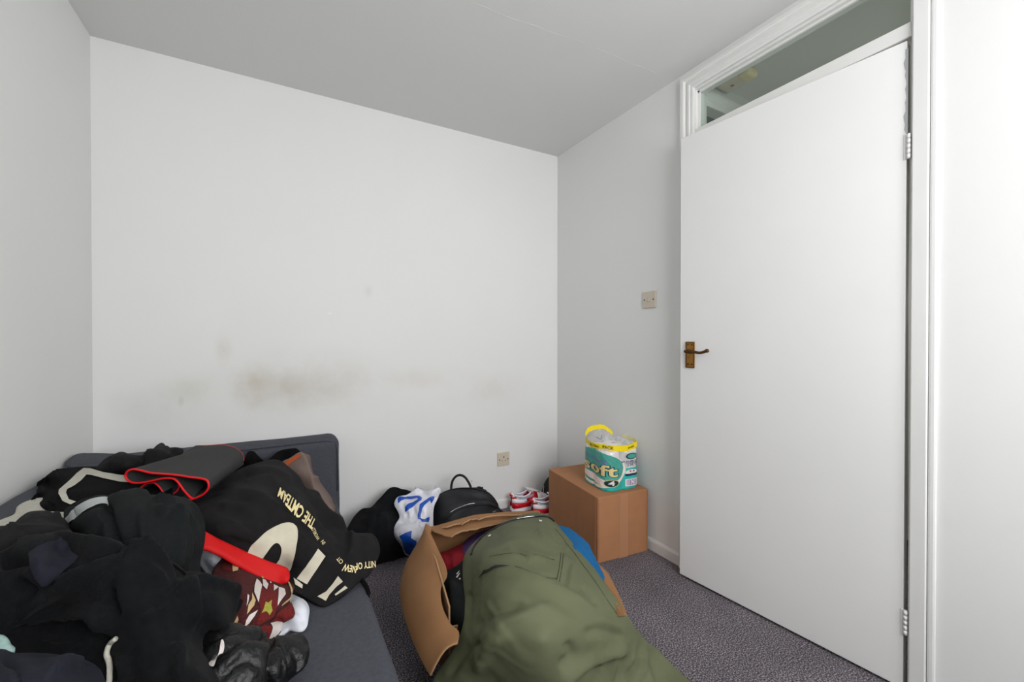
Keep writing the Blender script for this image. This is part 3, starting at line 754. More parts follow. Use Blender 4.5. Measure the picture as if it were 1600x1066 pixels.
on_wrap(*rect2(.040, .011), SE, .074, 1, 'small_label', M['ink'], .0022)
on_wrap(*rect2(.040, .036), SE, .034, 1, 'barcode', M['pinkw'], .0016)
x = -.016
while x < .015:
    w = random.choice([.0010, .0016, .0024]); v, f = rect2(w, .028, 1); on_wrap([(a+x, b) for a, b in v], f, SE, .035, 1, 'barcode_bar', M['lilac'], .0022); x += w+random.choice([.0010, .0016])
# torn film top with the yellow carrying band
R0 = 2*RR
def bandmesh(c, wid, m, name, tilt=None):
    c = spline(c, 8); vs = []; fs = []
    for i, p in enumerate(c):
        w = wid[0]+(wid[1]-wid[0])*i/(len(c)-1); t = c[min(i+1, len(c)-1)]-c[max(i-1, 0)]; up = np.array(tilt if tilt is not None else (0, 0, 1.0)); up = up/np.linalg.norm(up)
        for s_ in (-.5, 0, .5): vs.append(p+up*w*s_+np.array([0, 0, .0015*math.sin(i*1.3+s_*4)]))
    for i in range(len(c)-1):
        for k in range(2): fs.append((i*3+k, i*3+k+1, i*3+4+k, i*3+3+k))
    o = link(name, mesh(vs, fs), m, tp, True); return c
fr1 = bandmesh([(-.098, .085, .221), (-.108, .04, .214), (-.104, -.01, .212), (-.085, -.06, .214), (-.055, -.095, .213), (-.01, -.106, .210), (.035, -.108, .211), (.08, -.105, .222), (.105, -.085, .226)], (.026, .032), M['yellow'], 'carrying_band')
bandmesh([(-.098, .085, .218), (-.095, .095, .245), (-.075, .090, .272), (-.045, .080, .284), (0, .07, .286), (.03, .06, .268), (.05, .05, .25)], (.030, .020), M['yellow'], 'carrying_band')
bandmesh([(-.103, .075, .222), (-.100, .088, .245), (-.090, .088, .262)], (.024, .020), M['yellow'], 'carrying_band')
bandmesh([(.105, -.085, .226), (.11, -.03, .232), (.1, .03, .24)], (.022, .012), M['yfilm'], 'carrying_band')
def textband(t, i0, size, bold=.01):
    v, f = text_tris(t, size, bold*size); L = np.r_[0, np.cumsum(np.linalg.norm(np.diff(fr1, axis=0), axis=1))]; out = []
    for u, w in v:
        s = i0+u; q = np.array([np.interp(s, L, fr1[:, k]) for k in range(3)]); s2 = np.array([np.interp(s+.002, L, fr1[:, k]) for k in range(3)])-q
        n = np.cross(s2, (0, 0, 1)); n /= np.linalg.norm(n)+1e-9; out.append(q+n*.0022+np.array([0, 0, w]))
    link('lettering', mesh(out, f), M['blk'], tp)
textband('Big Value', .090, .017); textband('PACK', .170, .022, .02); textband('SAVER', .298, .014, .01)
# crumpled clear film above the rolls
vs = []; fs = []; n = 30
for j in range(n):
    for i in range(n):
        u, v = i/(n-1)*2-1, j/(n-1)*2-1; x, y = u*R0*.93, v*R0*.93
        hgt = .062*max(0, 1-(u+.35)**2/.5-(v-.25)**2/1.1)+.024*max(0, 1-(u-.7)**2/.15-(v+.1)**2/.8)
        q = np.array([[x*38+3, y*38, 1.0]]); w = float(abs(vnoise(q, 3)[0])+.5*abs(vnoise(q*2.3, 4)[0]))
        vs.append((x, y, PH+.004+hgt+w*.014*(1-max(abs(u), abs(v))**6)))
fs = [(j*n+i, j*n+i+1, (j+1)*n+i+1, (j+1)*n+i) for j in range(n-1) for i in range(n-1)]
link('film_top', mesh(vs, fs), M['film'], tp)
tk = tube(spline([(-.075, .055, .252), (-.060, .035, .240), (-.048, .018, .234), (-.045, .020, .248), (-.038, .018, .256)], 5), [.001]*5+[.0028]*13+[.001]*3, 6)
link('tick_mark', tk, M['ink'], tp, True)
# ------------------------------------------------------------------ clothes heaped on the sofa bed
def O(*rows): return [(r[0], r[1], r[2]) for r in rows]
heap = 'clothes heaped on the sofa bed'
cream = garment('cream_garment', 'cream knitted garment edge lying on the sofa back at far left', 'clothing',
    O((-50, 838, .66), (0, 813, .66), (18, 806, .66), (27, 800, .66), (30, 790, .66), (42, 783, .66), (62, 778, .66), (90, 780, .655), (108, 790, .655), (104, 812, .655), (60, 825, .65), (0, 845, .65), (-50, 860, .65)),
    [(50, 800, .665)], M['cream_knit'], step=3.2, strain=(.05, .05), seed=2, lim=.015)
knit_pts = [(62, 793, .66), (57, 779, .66), (60, 766, .66), (66, 754, .66), (75, 743, .66), (88, 733, .66), (130, 729, .655), (175, 729, .64), (205, 731, .622), (262, 741, .60), (268, 768, .60), (240, 790, .60), (170, 800, .63), (110, 801, .655), (80, 798, .66)]
zz = []
for i, (a, b, s) in enumerate(knit_pts):      # serrated left edge
    if i < 5:
        a2, b2, s2 = knit_pts[i+1]
        for k in range(4): t = k/4; zz += [(a+(a2-a)*t-2.2, b+(b2-b)*t, s), (a+(a2-a)*(t+.12)+2.0, b+(b2-b)*(t+.12), s)]
    else: zz.append((a, b, s))
knit = garment('knitted_scarf', 'black ribbed knit with one bent cream stripe and a serrated edge', 'scarf', zz, [(150, 765, .655), (100, 765, .67)], M['knit'], step=3, smooth_outline=False, skirt=.012,
    strain=(.05, .03), seed=3, lim=.02, folds=[([(62, 780), (120, 775), (200, 768)], 8, .005, 'ridge')])
print_on(knit, [(110, 791), (97, 786), (91, 777), (93, 768), (104, 757), (118, 742), (130, 733), (140, 733.5), (160, 740), (185, 744), (212, 746), (216, 757), (185, 755), (160, 750), (142, 745), (134, 744), (126, 753), (115, 762), (105, 768), (103, 776), (107, 784), (118, 787)], M['cream_knit'], 'cream_stripe', .003, 3)
crumple = garment('crumpled_shirt', 'small black crumpled garment behind the red edged mat', 'clothing',
    O((150, 734, .65), (165, 718, .66), (178, 710, .66), (190, 706, .66), (205, 710, .65), (222, 712, .65), (226, 706, .655), (238, 702, .655), (246, 695, .66), (254, 692, .66), (261, 699, .655), (275, 699, .65), (285, 701, .645), (284, 707, .64), (268, 716, .635), (262, 745, .60), (200, 750, .60), (160, 748, .62)),
    [(200, 722, .665), (245, 712, .66)], M['char'], step=3, strain=(.30, .2), crease=(.010, 20, (1, .3, 0), .4), seed=5, lim=.03, amp=.008, freq=22, folds=[([(226, 708), (245, 715), (262, 722)], 5, .012, 'ridge')])

# grey mat with red edge, folded over itself
def mat_loft(front, zf, back, zb, name, m, parent, piper, nb=10, thick=.004):
    f = spline(front, 4); n = len(f); b = spline(back, 4); L = np.linspace(0, 1, len(b)); s = np.linspace(0, 1, n)
    bb = np.c_[np.interp(s, L, b[:, 0]), np.interp(s, L, b[:, 1])]
    A = np.array([P(x, y, ('z', zf)) for x, y in f]); B = np.array([P(x, y, ('z', zb)) for x, y in bb]); vs = []; fs = []
    tan = np.gradient(A, axis=0); nn = np.cross(tan, B-A); nn /= np.linalg.norm(nn, axis=1)[:, None]
    for j in range(nb+1):
        t = j/nb; row = A+(B-A)*t
        for sg in (.5, -.5): vs += list(row+nn*thick*sg)
    w = 2*n
    for j in range(nb):
        for i in range(n-1):
            fs.append((j*w+i, j*w+i+1, (j+1)*w+i+1, (j+1)*w+i)); fs.append((j*w+n+i, (j+1)*w+n+i, (j+1)*w+n+i+1, j*w+n+i+1))
        for i in (0, n-1): fs.append((j*w+i, (j+1)*w+i, (j+1)*w+n+i, j*w+n+i))
    wpar(name, mesh(vs, fs), m, parent, True)
    wpar('piping', tube(A+(A-B)*.002, piper, 8), M['redpipe'], parent, True)
    return A, B
mt = empty('exercise_mat', P(270, 770, ('z', 1.36)), 'thin dark grey mat with bright red piped edges folded in loops', 'mat')
A, B = mat_loft([(282, 778.5), (293, 781.5), (304, 779), (318, 772.5), (325.5, 763), (325, 753), (317.5, 748.5), (297, 745.7), (276, 742.5), (251.5, 740.5), (235, 739), (221, 735.5), (207.5, 733.5), (198.6, 738), (196.5, 745), (202, 752), (211.6, 754.8), (225, 754), (242, 750.5), (255.6, 747.8), (269.4, 747.8), (277.7, 753), (287, 765.7), (297, 776.7), (302, 779)], 1.30,
    [(372, 730), (380, 726), (380, 718), (379, 711), (374, 705), (367, 700.5), (357, 697.5), (345, 696.5), (330, 696.5), (318, 697), (308, 697), (303, 699), (303, 704), (315, 706), (340, 708), (360, 712)], 1.62, 'mat_sheet', M['neo'], mt, .0032)
mat_loft([(217, 774), (218.5, 765), (226.8, 757), (239, 754.5), (247.4, 759), (255.6, 770)], 1.315, [(300, 722), (303, 716), (310, 712), (318, 711), (325, 714), (330, 722)], 1.55, 'mat_sheet', M['neo'], mt, .0026)
mat_loft([(271, 772), (278, 766), (280, 757), (276, 750)], 1.315, [(340, 722), (344, 718), (346, 713), (344, 709)], 1.55, 'mat_sheet', M['neo'], mt, .0022)
wpar('far_piping', tube([P(x, y, ('z', 1.622)) for x, y in spline([(305, 697), (318, 696.5), (345, 695.8), (357, 696.8), (367, 700), (374, 704.5), (379.5, 711), (381, 720)], 5)], .0019, 6), M['redpipe'], mt, True)

blk2 = garment('black_garment', 'black garment bunched beside the taupe bag on the padded end', 'clothing',
    O((372, 730, ('z', 1.80)), (383, 716, ('z', 1.8)), (388, 706, ('z', 1.82)), (397, 707, ('z', 1.82)), (409, 721, ('z', 1.8)), (420, 718, ('z', 1.8)), (436, 706, ('z', 1.84)), (458, 701, ('z', 1.86)), (465, 703, ('z', 1.86)), (469, 712, ('z', 1.84)), (455, 740, ('z', 1.80)), (400, 760, ('z', 1.72)), (370, 750, ('z', 1.72))),
    [], M['knit'], step=3, strain=(.2, .12), crease=(.006, 22, (1, 0, 1), .4), seed=6, lim=.02, amp=.006, freq=24)
bag = garment('taupe_bag', 'taupe canvas bag with an orange trimmed mouth sticking out behind the printed hoodie', 'bag',
    O((440, 727, ('z', 1.80)), (453, 717, ('z', 1.80)), (468, 708, ('z', 1.80)), (474, 714, ('z', 1.79)), (481, 730, ('z', 1.78)), (486, 745, ('z', 1.76)), (489, 762, ('z', 1.76)), (502, 778, ('z', 1.75)), (512, 792, ('z', 1.74)), (518, 798, ('z', 1.74)), (514, 806, ('z', 1.74)), (480, 800, ('z', 1.78)), (455, 760, ('z', 1.80))),
    [(470, 740, ('z', 1.77))], M['taupe'], step=3, strain=(.02, .02), seed=7, lim=.01, skirt=.05)
print_on(bag, [(441, 727), (453, 718), (468, 709), (471, 713), (457, 722), (453, 725), (449, 733), (445, 731)], M['orange'], 'orange_trim', .003, 3)
print_on(bag, [(508, 790), (514, 794), (516, 800), (509, 798)], M['pinkw'], 'pink_tab', .004, 3)

hood = garment('printed_hoodie', 'washed black hoodie with large cream print draped to the sofa edge', 'hoodie',
    O((296, 780, .56), (318, 772, .56), (332, 765, .56), (350, 750, .57), (375, 733, .57), (400, 724, .585), (425, 718, .59), (440, 721, .585), (453, 731, .57), (468, 745, .55), (478, 762, .51), (497, 768, .48), (505, 782, .455), (519, 799, .43), (534, 806, .41), (541, 822, .39), (546, 832, .385), (565, 833, .385), (581, 834, .38), (590, 845, .37), (593, 862, .36), (587, 878, .35), (577, 896, .345), (562, 905, .345), (548, 917, .342), (530, 930, .34), (509, 943, .335), (495, 939, .34), (472, 926, .35), (455, 915, .37), (445, 900, .38), (400, 890, .43), (345, 865, .48), (312, 850, .51), (292, 820, .54)),
    [(400, 775, .59), (350, 790, .58), (430, 815, .53), (470, 790, .53), (500, 850, .44), (470, 870, .44), (400, 840, .52), (540, 870, .40), (520, 905, .36), (570, 865, .385), (340, 825, .56), (430, 750, .59)],
    M['char'], step=3.4, strain=(.10, .05), along=(.6, .8, 0), crease=(.007, 11, (.8, -.4, 0), .3), seed=11, lim=.02, skirt=.045,
    folds=[([(395, 775), (425, 797), (452, 822), (478, 850), (506, 866), (528, 879), (545, 893)], 12, .009, 'step'),
           ([(480, 765), (500, 790), (525, 815), (545, 833), (548, 860), (540, 880)], 9, .018, 'rstep'),
           ([(345, 762), (380, 770), (420, 790), (440, 815)], 9, .008, 'ridge'), ([(330, 800), (370, 805), (410, 825)], 10, -.007, 'ridge'),
           ([(385, 740), (410, 735), (440, 745), (455, 760)], 6, .010, 'ridge'), ([(505, 835), (540, 838), (585, 850)], 10, .008, 'ridge'), ([(480, 775), (505, 815), (530, 850)], 5, -.009, 'ridge'), ([(350, 840), (400, 855)], 6, -.006, 'ridge')])
big = [(392, 884), (388, 864), (393, 853), (402, 843), (416, 831), (433, 822.5), (448, 821), (458, 827), (462, 840), (463, 852), (462, 866), (458, 880), (452, 893), (441, 890), (431, 884), (437, 873), (440, 860), (437, 852), (431, 849), (424, 853), (416, 863), (409, 874), (402, 886)]
print_on(hood, big, M['cream'], 'cream_print', .002, 3, True)
print_on(hood, [(491.4, 862.3), (505, 872), (493, 892), (479.7, 913.3), (463.8, 904.8), (478, 885)], M['cream'], 'cream_print', .002, 3)
print_on(hood, [(528.6, 900.6), (536, 910), (524, 920), (515, 930), (509, 940), (496, 933), (510, 925), (520, 913)], M['cream'], 'cream_print', .002, 3)
print_on(hood, [(539, 916.5), (543, 919.7), (524.4, 932), (523, 930)], M['cream'], 'cream_print', .002, 3)
print_on(hood, [(459, 903), (473, 914), (472, 920), (461, 914)], M['cream'], 'cream_print', .002, 3)
text_on(hood, 'THE CMTEAM', (458, 800), 20, 180+42, M['creamy'], 'lettering', .0045, .03, .60, shear=-.4)
text_on(hood, 'WORLD', (489, 839), 7, 180+62, M['creamy'], 'lettering', .003, .01, .8)
text_on(hood, 'NITY OF', (570, 884), 14, 180-8, M['creamy'], 'lettering', .003, .02, .62)
text_on(hood, 'NEW', (546, 889), 14, 180+14, M['creamy'], 'lettering', .004, .02, .65)
text_on(hood, 'CIT', (531, 878), 8, 180+40, M['creamy'], 'lettering', .003, .01, .8)
text_on(hood, 'IN', (501, 852), 8, 180+50, M['creamy'], 'lettering', .003, .01, .8)

# under and over the hoodie
tee = garment('white_tshirt', 'white cotton t-shirt showing on both sides of the patterned maroon knit', 't-shirt',
    O((308, 850, .49), (330, 853, .49), (356, 864, .455), (385, 890, .40), (430, 915, .355), (462, 931, .34), (476, 938, .345), (483, 950, .345), (481, 966, .345), (474, 981, .34), (462, 983, .34), (450, 980, .34), (438, 988, .34), (415, 985, .35), (380, 950, .37), (340, 910, .40), (318, 890, .42), (306, 870, .46)),
    [(465, 955, .362), (335, 872, .47), (400, 930, .365)], M['white'], step=3.2, strain=(.16, .1), crease=(.004, 30, (1, 0, 0), .4), seed=12, lim=.018, amp=.006, freq=24, skirt=.02,
    folds=[([(440, 965), (460, 962), (472, 970), (478, 982)], 4, -.008, 'ridge'), ([(455, 940), (470, 950), (478, 965)], 5, .006, 'ridge')])
maroon = garment('patterned_knit', 'maroon knitted jumper with white and lime star pattern', 'jumper',
    O((330, 900, .45), (340, 880, .455), (350, 864, .455), (372, 868, .44), (395, 880, .42), (418, 893, .395), (440, 905, .375), (455, 912, .37), (460, 919, .37), (455, 930, .375), (453, 940, .375), (459, 955, .37), (458, 964, .365), (450, 969, .36), (441, 974, .355), (440, 985, .35), (430, 997, .35), (418, 1005, .35), (406, 1014, .35), (395, 1012, .36), (360, 1005, .38), (330, 1000, .40), (320, 950, .42)),
    [(400, 915, .425), (385, 945, .43), (430, 935, .41), (415, 970, .40), (440, 950, .395), (370, 900, .445), (360, 960, .43)],
    M['maroon'], step=2.8, strain=(.06, .04), seed=13, lim=.016, skirt=.03, puff=.006, fine=.0006,
    folds=[([(425, 965), (445, 950), (458, 938)], 5, -.010, 'ridge'), ([(400, 985), (425, 972), (445, 966)], 5, -.012, 'ridge'), ([(372, 915), (380, 950), (378, 985)], 6, .006, 'ridge'), ([(352, 880), (372, 905), (395, 912)], 7, .006, 'ridge')])
def kp(L): return [(340+x/6.66, 860+y/6.66) for x, y in L]
for L, m in [([(95, 120), (120, 125), (150, 160), (180, 210), (192, 250), (190, 285), (155, 285), (135, 200)], 'tanyarn'), ([(40, 190), (92, 130), (132, 200), (150, 282), (60, 240)], 'maroon2'),
             ([(350, 215), (365, 190), (400, 220), (410, 250), (380, 225), (355, 240)], 'oliveyarn'), ([(430, 310), (450, 308), (458, 340), (432, 340)], 'oliveyarn'),
             ([(380, 345), (410, 370), (440, 410), (415, 590), (365, 490), (362, 420)], 'whiteyarn'), ([(440, 345), (470, 350), (505, 400), (490, 465), (450, 420)], 'whiteyarn'),
             ([(560, 400), (610, 425), (560, 475)], 'whiteyarn'), ([(612, 425), (670, 440), (676, 490), (590, 605)], 'whiteyarn'), ([(518, 370), (528, 365), (540, 388), (525, 388)], 'whiteyarn'),
             ([(715, 362), (735, 362), (757, 430), (755, 490), (735, 530), (640, 595), (638, 588), (720, 520), (740, 480), (738, 430)], 'tanyarn'),
             ([(480, 580), (505, 588), (542, 560), (530, 610), (535, 650), (505, 695), (480, 665), (445, 680), (462, 640)], 'oliveyarn'),
             ([(290, 515), (312, 530), (300, 590), (280, 640)], 'whiteyarn'), ([(345, 495), (385, 570), (370, 620), (290, 700), (300, 620), (345, 560)], 'tanyarn'),
             ([(410, 655), (385, 700), (330, 760), (282, 795), (290, 740), (320, 700)], 'whiteyarn'), ([(395, 775), (360, 820), (300, 850), (258, 885), (275, 830), (310, 800)], 'whiteyarn'),
             ([(205, 700), (225, 730), (200, 800), (165, 890), (135, 885), (165, 790)], 'tanyarn'),
             ([(555, 765), (620, 750), (665, 770), (640, 850), (560, 940), (470, 1015), (520, 900)], 'whiteyarn'),
             ([(445, 800), (550, 790), (520, 890), (470, 1005), (440, 1020), (385, 1000), (400, 960), (440, 900)], 'maroon2'),
             ([(560, 740), (620, 660), (760, 545), (785, 600), (800, 660), (780, 700), (700, 740), (600, 750)], 'maroon2'),
             ([(410, 560), (440, 430), (495, 480), (510, 395), (555, 400), (558, 480), (610, 440), (588, 610), (560, 690), (430, 770), (400, 760), (440, 660)], 'maroon2')]:
    print_on(maroon, kp(L), M[m], 'knit_motif', .0022 if m == 'maroon2' else .0030, 2.6)
rz = lambda x, d=0: ('z', 1.125+(x-300)/150*.085-d)
redt = garment('red_tshirt', 'bright red folded t-shirt tucked under the printed hoodie', 't-shirt',
    [(x, y, rz(x, d)) for x, y, d in [(300, 822, 0), (318, 829, 0), (342, 842, 0), (372, 856, 0), (400, 869, 0), (425, 879, 0), (448, 887, 0), (452, 897, .015), (449, 907, .03), (438, 913, .03), (425, 911, .03), (402, 900, .03), (375, 884, .03), (350, 869, .03), (330, 859, .03), (308, 852, .03)]],
    [], M['red'], step=3, strain=(0, 0), seed=14, lim=.003, amp=.001, puff=.003, iters=20, skirt=.02)
mid = garment('black_sweatshirt', 'black jersey sweatshirt crumpled in the middle of the heap', 'sweatshirt',
    O((96, 862, .62), (100, 820, .655), (103, 802, .67), (106, 794, .675), (122, 787, .68), (145, 782, .685), (175, 777, .685), (205, 772, .685), (240, 773, .68), (265, 774, .67), (292, 779, .65), (310, 792, .62), (318, 812, .59), (321, 835, .57), (318, 858, .55), (312, 880, .53), (312, 905, .51), (290, 930, .50), (200, 930, .55), (120, 910, .58)),
    [(200, 800, .69), (250, 810, .67), (290, 830, .62), (150, 810, .675), (220, 860, .63), (290, 870, .57), (160, 850, .64)],
    M['black'], step=3.4, strain=(.30, .14), along=(.9, .1, 0), fa=1.5, crease=(.008, 14, (.3, 1, 0), .2), seed=15, lim=.035, amp=.009, freq=14, skirt=.08, iters=140,
    folds=[([(105, 802), (140, 795), (180, 790), (215, 780), (240, 786)], 8, .014, 'step'), ([(170, 790), (185, 830), (195, 870)], 6, -.014, 'ridge'), ([(235, 785), (255, 800), (250, 815), (240, 800)], 4, .014, 'ridge'),
           ([(265, 790), (270, 840), (262, 900)], 7, .014, 'ridge'), ([(290, 810), (298, 850), (300, 890)], 5, -.012, 'ridge'), ([(215, 800), (225, 850), (222, 890)], 6, .010, 'ridge'), ([(115, 830), (150, 815), (175, 812)], 6, .012, 'ridge')])
print_on(mid, [(104, 822), (106, 811), (125, 803), (150, 798), (170, 795), (172, 798), (150, 805), (135, 811), (120, 820), (110, 824)], M['pale'], 'grey_hem', .004, 3, label='pale grey hem')
left = garment('brown_black_shirt', 'brownish black shirt beneath the cream garment edge at far left', 'shirt',
    O((-60, 850, .68), (-20, 826, .68), (0, 822, .68), (18, 820, .68), (32, 808, .68), (45, 800, .68), (62, 798, .68), (78, 799, .675), (90, 806, .675), (102, 812, .67), (112, 830, .66), (118, 870, .63), (60, 905, .62), (0, 905, .64), (-60, 905, .66)),
    [(50, 815, .70), (80, 830, .68), (20, 840, .69)], M['char'], step=3.2, strain=(.14, .1), crease=(.008, 12, (1, .2, 0), .3), seed=17, lim=.02, folds=[([(72, 815), (95, 808), (108, 812)], 4, .012, 'step'), ([(0, 830), (60, 832), (110, 845)], 6, .010, 'ridge')])

fleece = garment('black_fleece', 'large black fleece jacket spread across the near end of the heap', 'jacket',
    O((-70, 905, .70), (-30, 872, .70), (0, 862, .69), (35, 851, .685), (70, 846, .68), (110, 843, .675), (140, 847, .67), (170, 858, .655), (205, 864, .64), (245, 868, .62), (275, 880, .60), (290, 893, .58), (310, 893, .565), (345, 902, .53), (370, 910, .50), (377, 918, .49), (373, 935, .475), (366, 965, .46), (358, 990, .455), (335, 991, .46), (318, 995, .47), (318, 1015, .465), (330, 1040, .455), (345, 1070, .44), (355, 1115, .43), (150, 1125, .46), (-70, 1125, .50)),
    [(60, 870, .695), (150, 880, .67), (200, 920, .63), (280, 930, .58), (330, 940, .53), (100, 950, .60), (50, 990, .56), (150, 1000, .54), (250, 1000, .55), (300, 1050, .50), (200, 1060, .50), (40, 1060, .53), (345, 970, .49)],
    M['black2'], step=3.5, strain=(.12, .08), along=(.7, .7, 0), fa=1.35, crease=(.0045, 12, (.7, .5, 0), .2), seed=21, lim=.03, amp=.008, freq=9, skirt=.10, iters=130,
    folds=[([(-20, 868), (30, 856), (90, 850), (150, 868), (200, 885), (260, 905)], 7, .020, 'step'), ([(0, 876), (50, 862), (100, 858), (150, 874), (190, 890)], 4, .010, 'ridge'),
           ([(5, 985), (40, 950), (90, 915), (150, 890), (210, 885), (260, 900), (285, 920)], 13, .022, 'step'), ([(150, 930), (170, 905), (200, 900), (240, 915), (262, 925)], 7, .014, 'ridge'),
           ([(15, 980), (60, 962), (110, 955), (150, 945), (170, 965), (180, 1000)], 13, .020, 'step'), ([(220, 970), (250, 945), (285, 920), (290, 950), (300, 990)], 11, .018, 'step'), ([(175, 900), (172, 930), (185, 970)], 7, -.016, 'ridge'),
           ([(5, 1000), (45, 975), (100, 968), (140, 962)], 7, -.012, 'ridge'), ([(20, 905), (45, 925), (60, 930)], 9, -.016, 'ridge'), ([(0, 880), (30, 878), (48, 885)], 8, -.012, 'ridge'), ([(150, 960), (165, 985), (168, 1010)], 6, -.014, 'ridge'), ([(230, 960), (262, 940), (280, 930)], 6, -.012, 'ridge'), ([(235, 885), (262, 897), (278, 915)], 5, -.008, 'ridge'), ([(60, 1005), (100, 1012), (140, 1000)], 9, .010, 'ridge'),
           ([(255, 1010), (275, 1030), (282, 1066)], 8, .014, 'ridge'), ([(110, 970), (125, 975), (140, 985)], 7, -.015, 'ridge'), ([(190, 1020), (203, 1040), (205, 1070)], 5, .012, 'ridge'), ([(300, 900), (325, 915), (372, 918)], 6, .012, 'ridge')])
print_on(fleece, [(50, 868), (66, 861), (85, 858), (105, 861), (126, 874), (116, 884), (100, 893), (88, 905), (78, 914), (68, 914), (58, 902), (52, 885)], M['navy'], 'navy_lining', .003, 4)
cord_on(fleece, [(186, 996), (180, 1000), (174, 1010), (173, 1022), (176, 1035), (176, 1050), (174, 1072), (174, 1100)], .0042, M['cream_knit'], 'drawcord', .004, 8, label='cream drawcord')
cord_on(fleece, [(205, 866), (240, 874), (262, 884), (278, 895), (286, 902)], .0022, M['knit'], 'twisted_cord', .004, 6)
navy = garment('navy_garment', 'dark navy garment in the bottom left corner of the heap', 'clothing',
    O((-80, 1030, .62), (-30, 1012, .62), (0, 1012, .615), (22, 1020, .61), (55, 1020, .60), (100, 1024, .58), (140, 1034, .56), (158, 1050, .55), (165, 1080, .54), (160, 1130, .53), (-80, 1130, .58)),
    [(30, 1050, .63), (90, 1050, .60), (60, 1090, .60)], M['navy'], step=4.5, strain=(.16, .1), crease=(.008, 12, (1, .3, 0), .35), seed=23, lim=.025, freq=10, folds=[([(0, 1030), (30, 1045), (35, 1080)], 8, -.012, 'ridge'), ([(60, 1066), (90, 1045), (130, 1045)], 9, .012, 'ridge')])
garment('mint_cloth', 'small pale mint cloth corner at the left edge above the navy garment', 'cloth',
    O((-30, 1010, .63), (-20, 998, .63), (0, 994, .625), (8, 999, .62), (13, 1007, .615), (20, 1013, .61), (12, 1018, .61), (-30, 1024, .62)), [], mat('mint_cloth', srgb(150, 176, 170), .9, noise=(90, .2)), step=3, strain=(.1, .1), seed=24, lim=.01, skirt=.15)
puff = garment('puffer_jacket', 'shiny black padded jacket with a white zip tag at the bottom of the heap', 'jacket',
    O((296, 1010, .42), (302, 994, .42), (322, 986, .42), (350, 984, .42), (378, 987, .415), (398, 996, .405), (412, 1004, .395), (424, 1008, .385), (434, 1000, .375), (446, 995, .372), (460, 997, .372), (471, 1004, .37), (477, 1016, .365), (478, 1030, .36), (473, 1045, .355), (462, 1055, .35), (450, 1066, .345), (430, 1090, .345), (400, 1125, .345), (300, 1125, .40), (290, 1060, .42)),
    [(360, 1010, .44), (330, 1020, .445), (400, 1030, .425), (350, 1060, .43), (450, 1022, .39), (430, 1050, .385), (390, 1075, .40)],
    M['puffer'], step=3, strain=(.22, .06), along=(.3, -.9, 0), crease=(.007, 26, (.6, .8, 0), .4), seed=25, lim=.018, amp=.004, freq=34, skirt=.05, puff=.014, lam=.12,
    folds=[([(405, 1000), (415, 1025), (412, 1050), (420, 1085)], 5, -.020, 'ridge'), ([(345, 1000), (375, 1000), (398, 1015)], 4, .006, 'ridge'), ([(350, 1045), (380, 1030), (405, 1032)], 4, .007, 'ridge'),
           ([(440, 1020), (455, 1030), (462, 1045)], 4, -.008, 'ridge'), ([(345, 1066), (372, 1045), (400, 1048)], 4, -.006, 'ridge'), ([(320, 1000), (355, 1012), (385, 1012)], 3, -.005, 'ridge')])
print_on(puff, [(345, 1024), (348, 1026), (347, 1038), (343.5, 1051), (338, 1049), (341, 1040), (343, 1031)], M['whiteyarn'], 'zip_tag', .006, 3, True, 'white zip tag')
# strap over the sofa edge
wpar('strap', tube([P(x, y, s) for x, y, s in [(560, 902, .343), (567, 909, .338), (573, 918, .330), (576, 927, .318), (575, 936, .300)]], [.006, .007, .007, .006, .004], 8, flat=.3), M['knit'], hood.o, True)
# ------------------------------------------------------------------ things on the carpet
zt = lambda v: ('z', v)
heapb = garment('black_hoodie', 'black hooded top heaped on the carpet against the back wall', 'hoodie',
    O((540, 836, zt(1.93)), (547, 820, zt(1.98)), (556, 806, zt(2.04)), (566, 796, zt(2.08)), (577, 794, zt(2.08)), (585, 789, zt(2.10)), (597, 777, zt(2.16)), (608, 765, zt(2.2)), (617, 762, zt(2.22)), (626, 765, zt(2.22)), (637, 767, zt(2.22)), (648, 774, zt(2.22)), (655, 800, zt(2.18)), (660, 840, zt(2.10)), (645, 866, zt(2.06)), (630, 869, .012), (615, 875, .012), (600, 878, .012), (585, 882, .012), (560, 885, .03), (540, 870, .10)),
    [(590, 830, zt(2.0)), (620, 810, zt(2.10)), (560, 830, zt(1.97)), (625, 850, zt(2.04)), (590, 860, zt(1.99)), (600, 800, zt(2.10))],
    M['black2'], step=3, strain=(.16, .1), along=(.3, .3, .9), crease=(.010, 14, (.2, .2, 1), .3), seed=31, lim=.02, amp=.006, freq=16, skirt=.03,
    folds=[([(585, 790), (578, 820), (572, 860)], 5, .012, 'ridge'), ([(612, 765), (600, 800), (605, 850)], 5, .010, 'ridge'), ([(590, 800), (585, 840)], 3, -.010, 'ridge')])
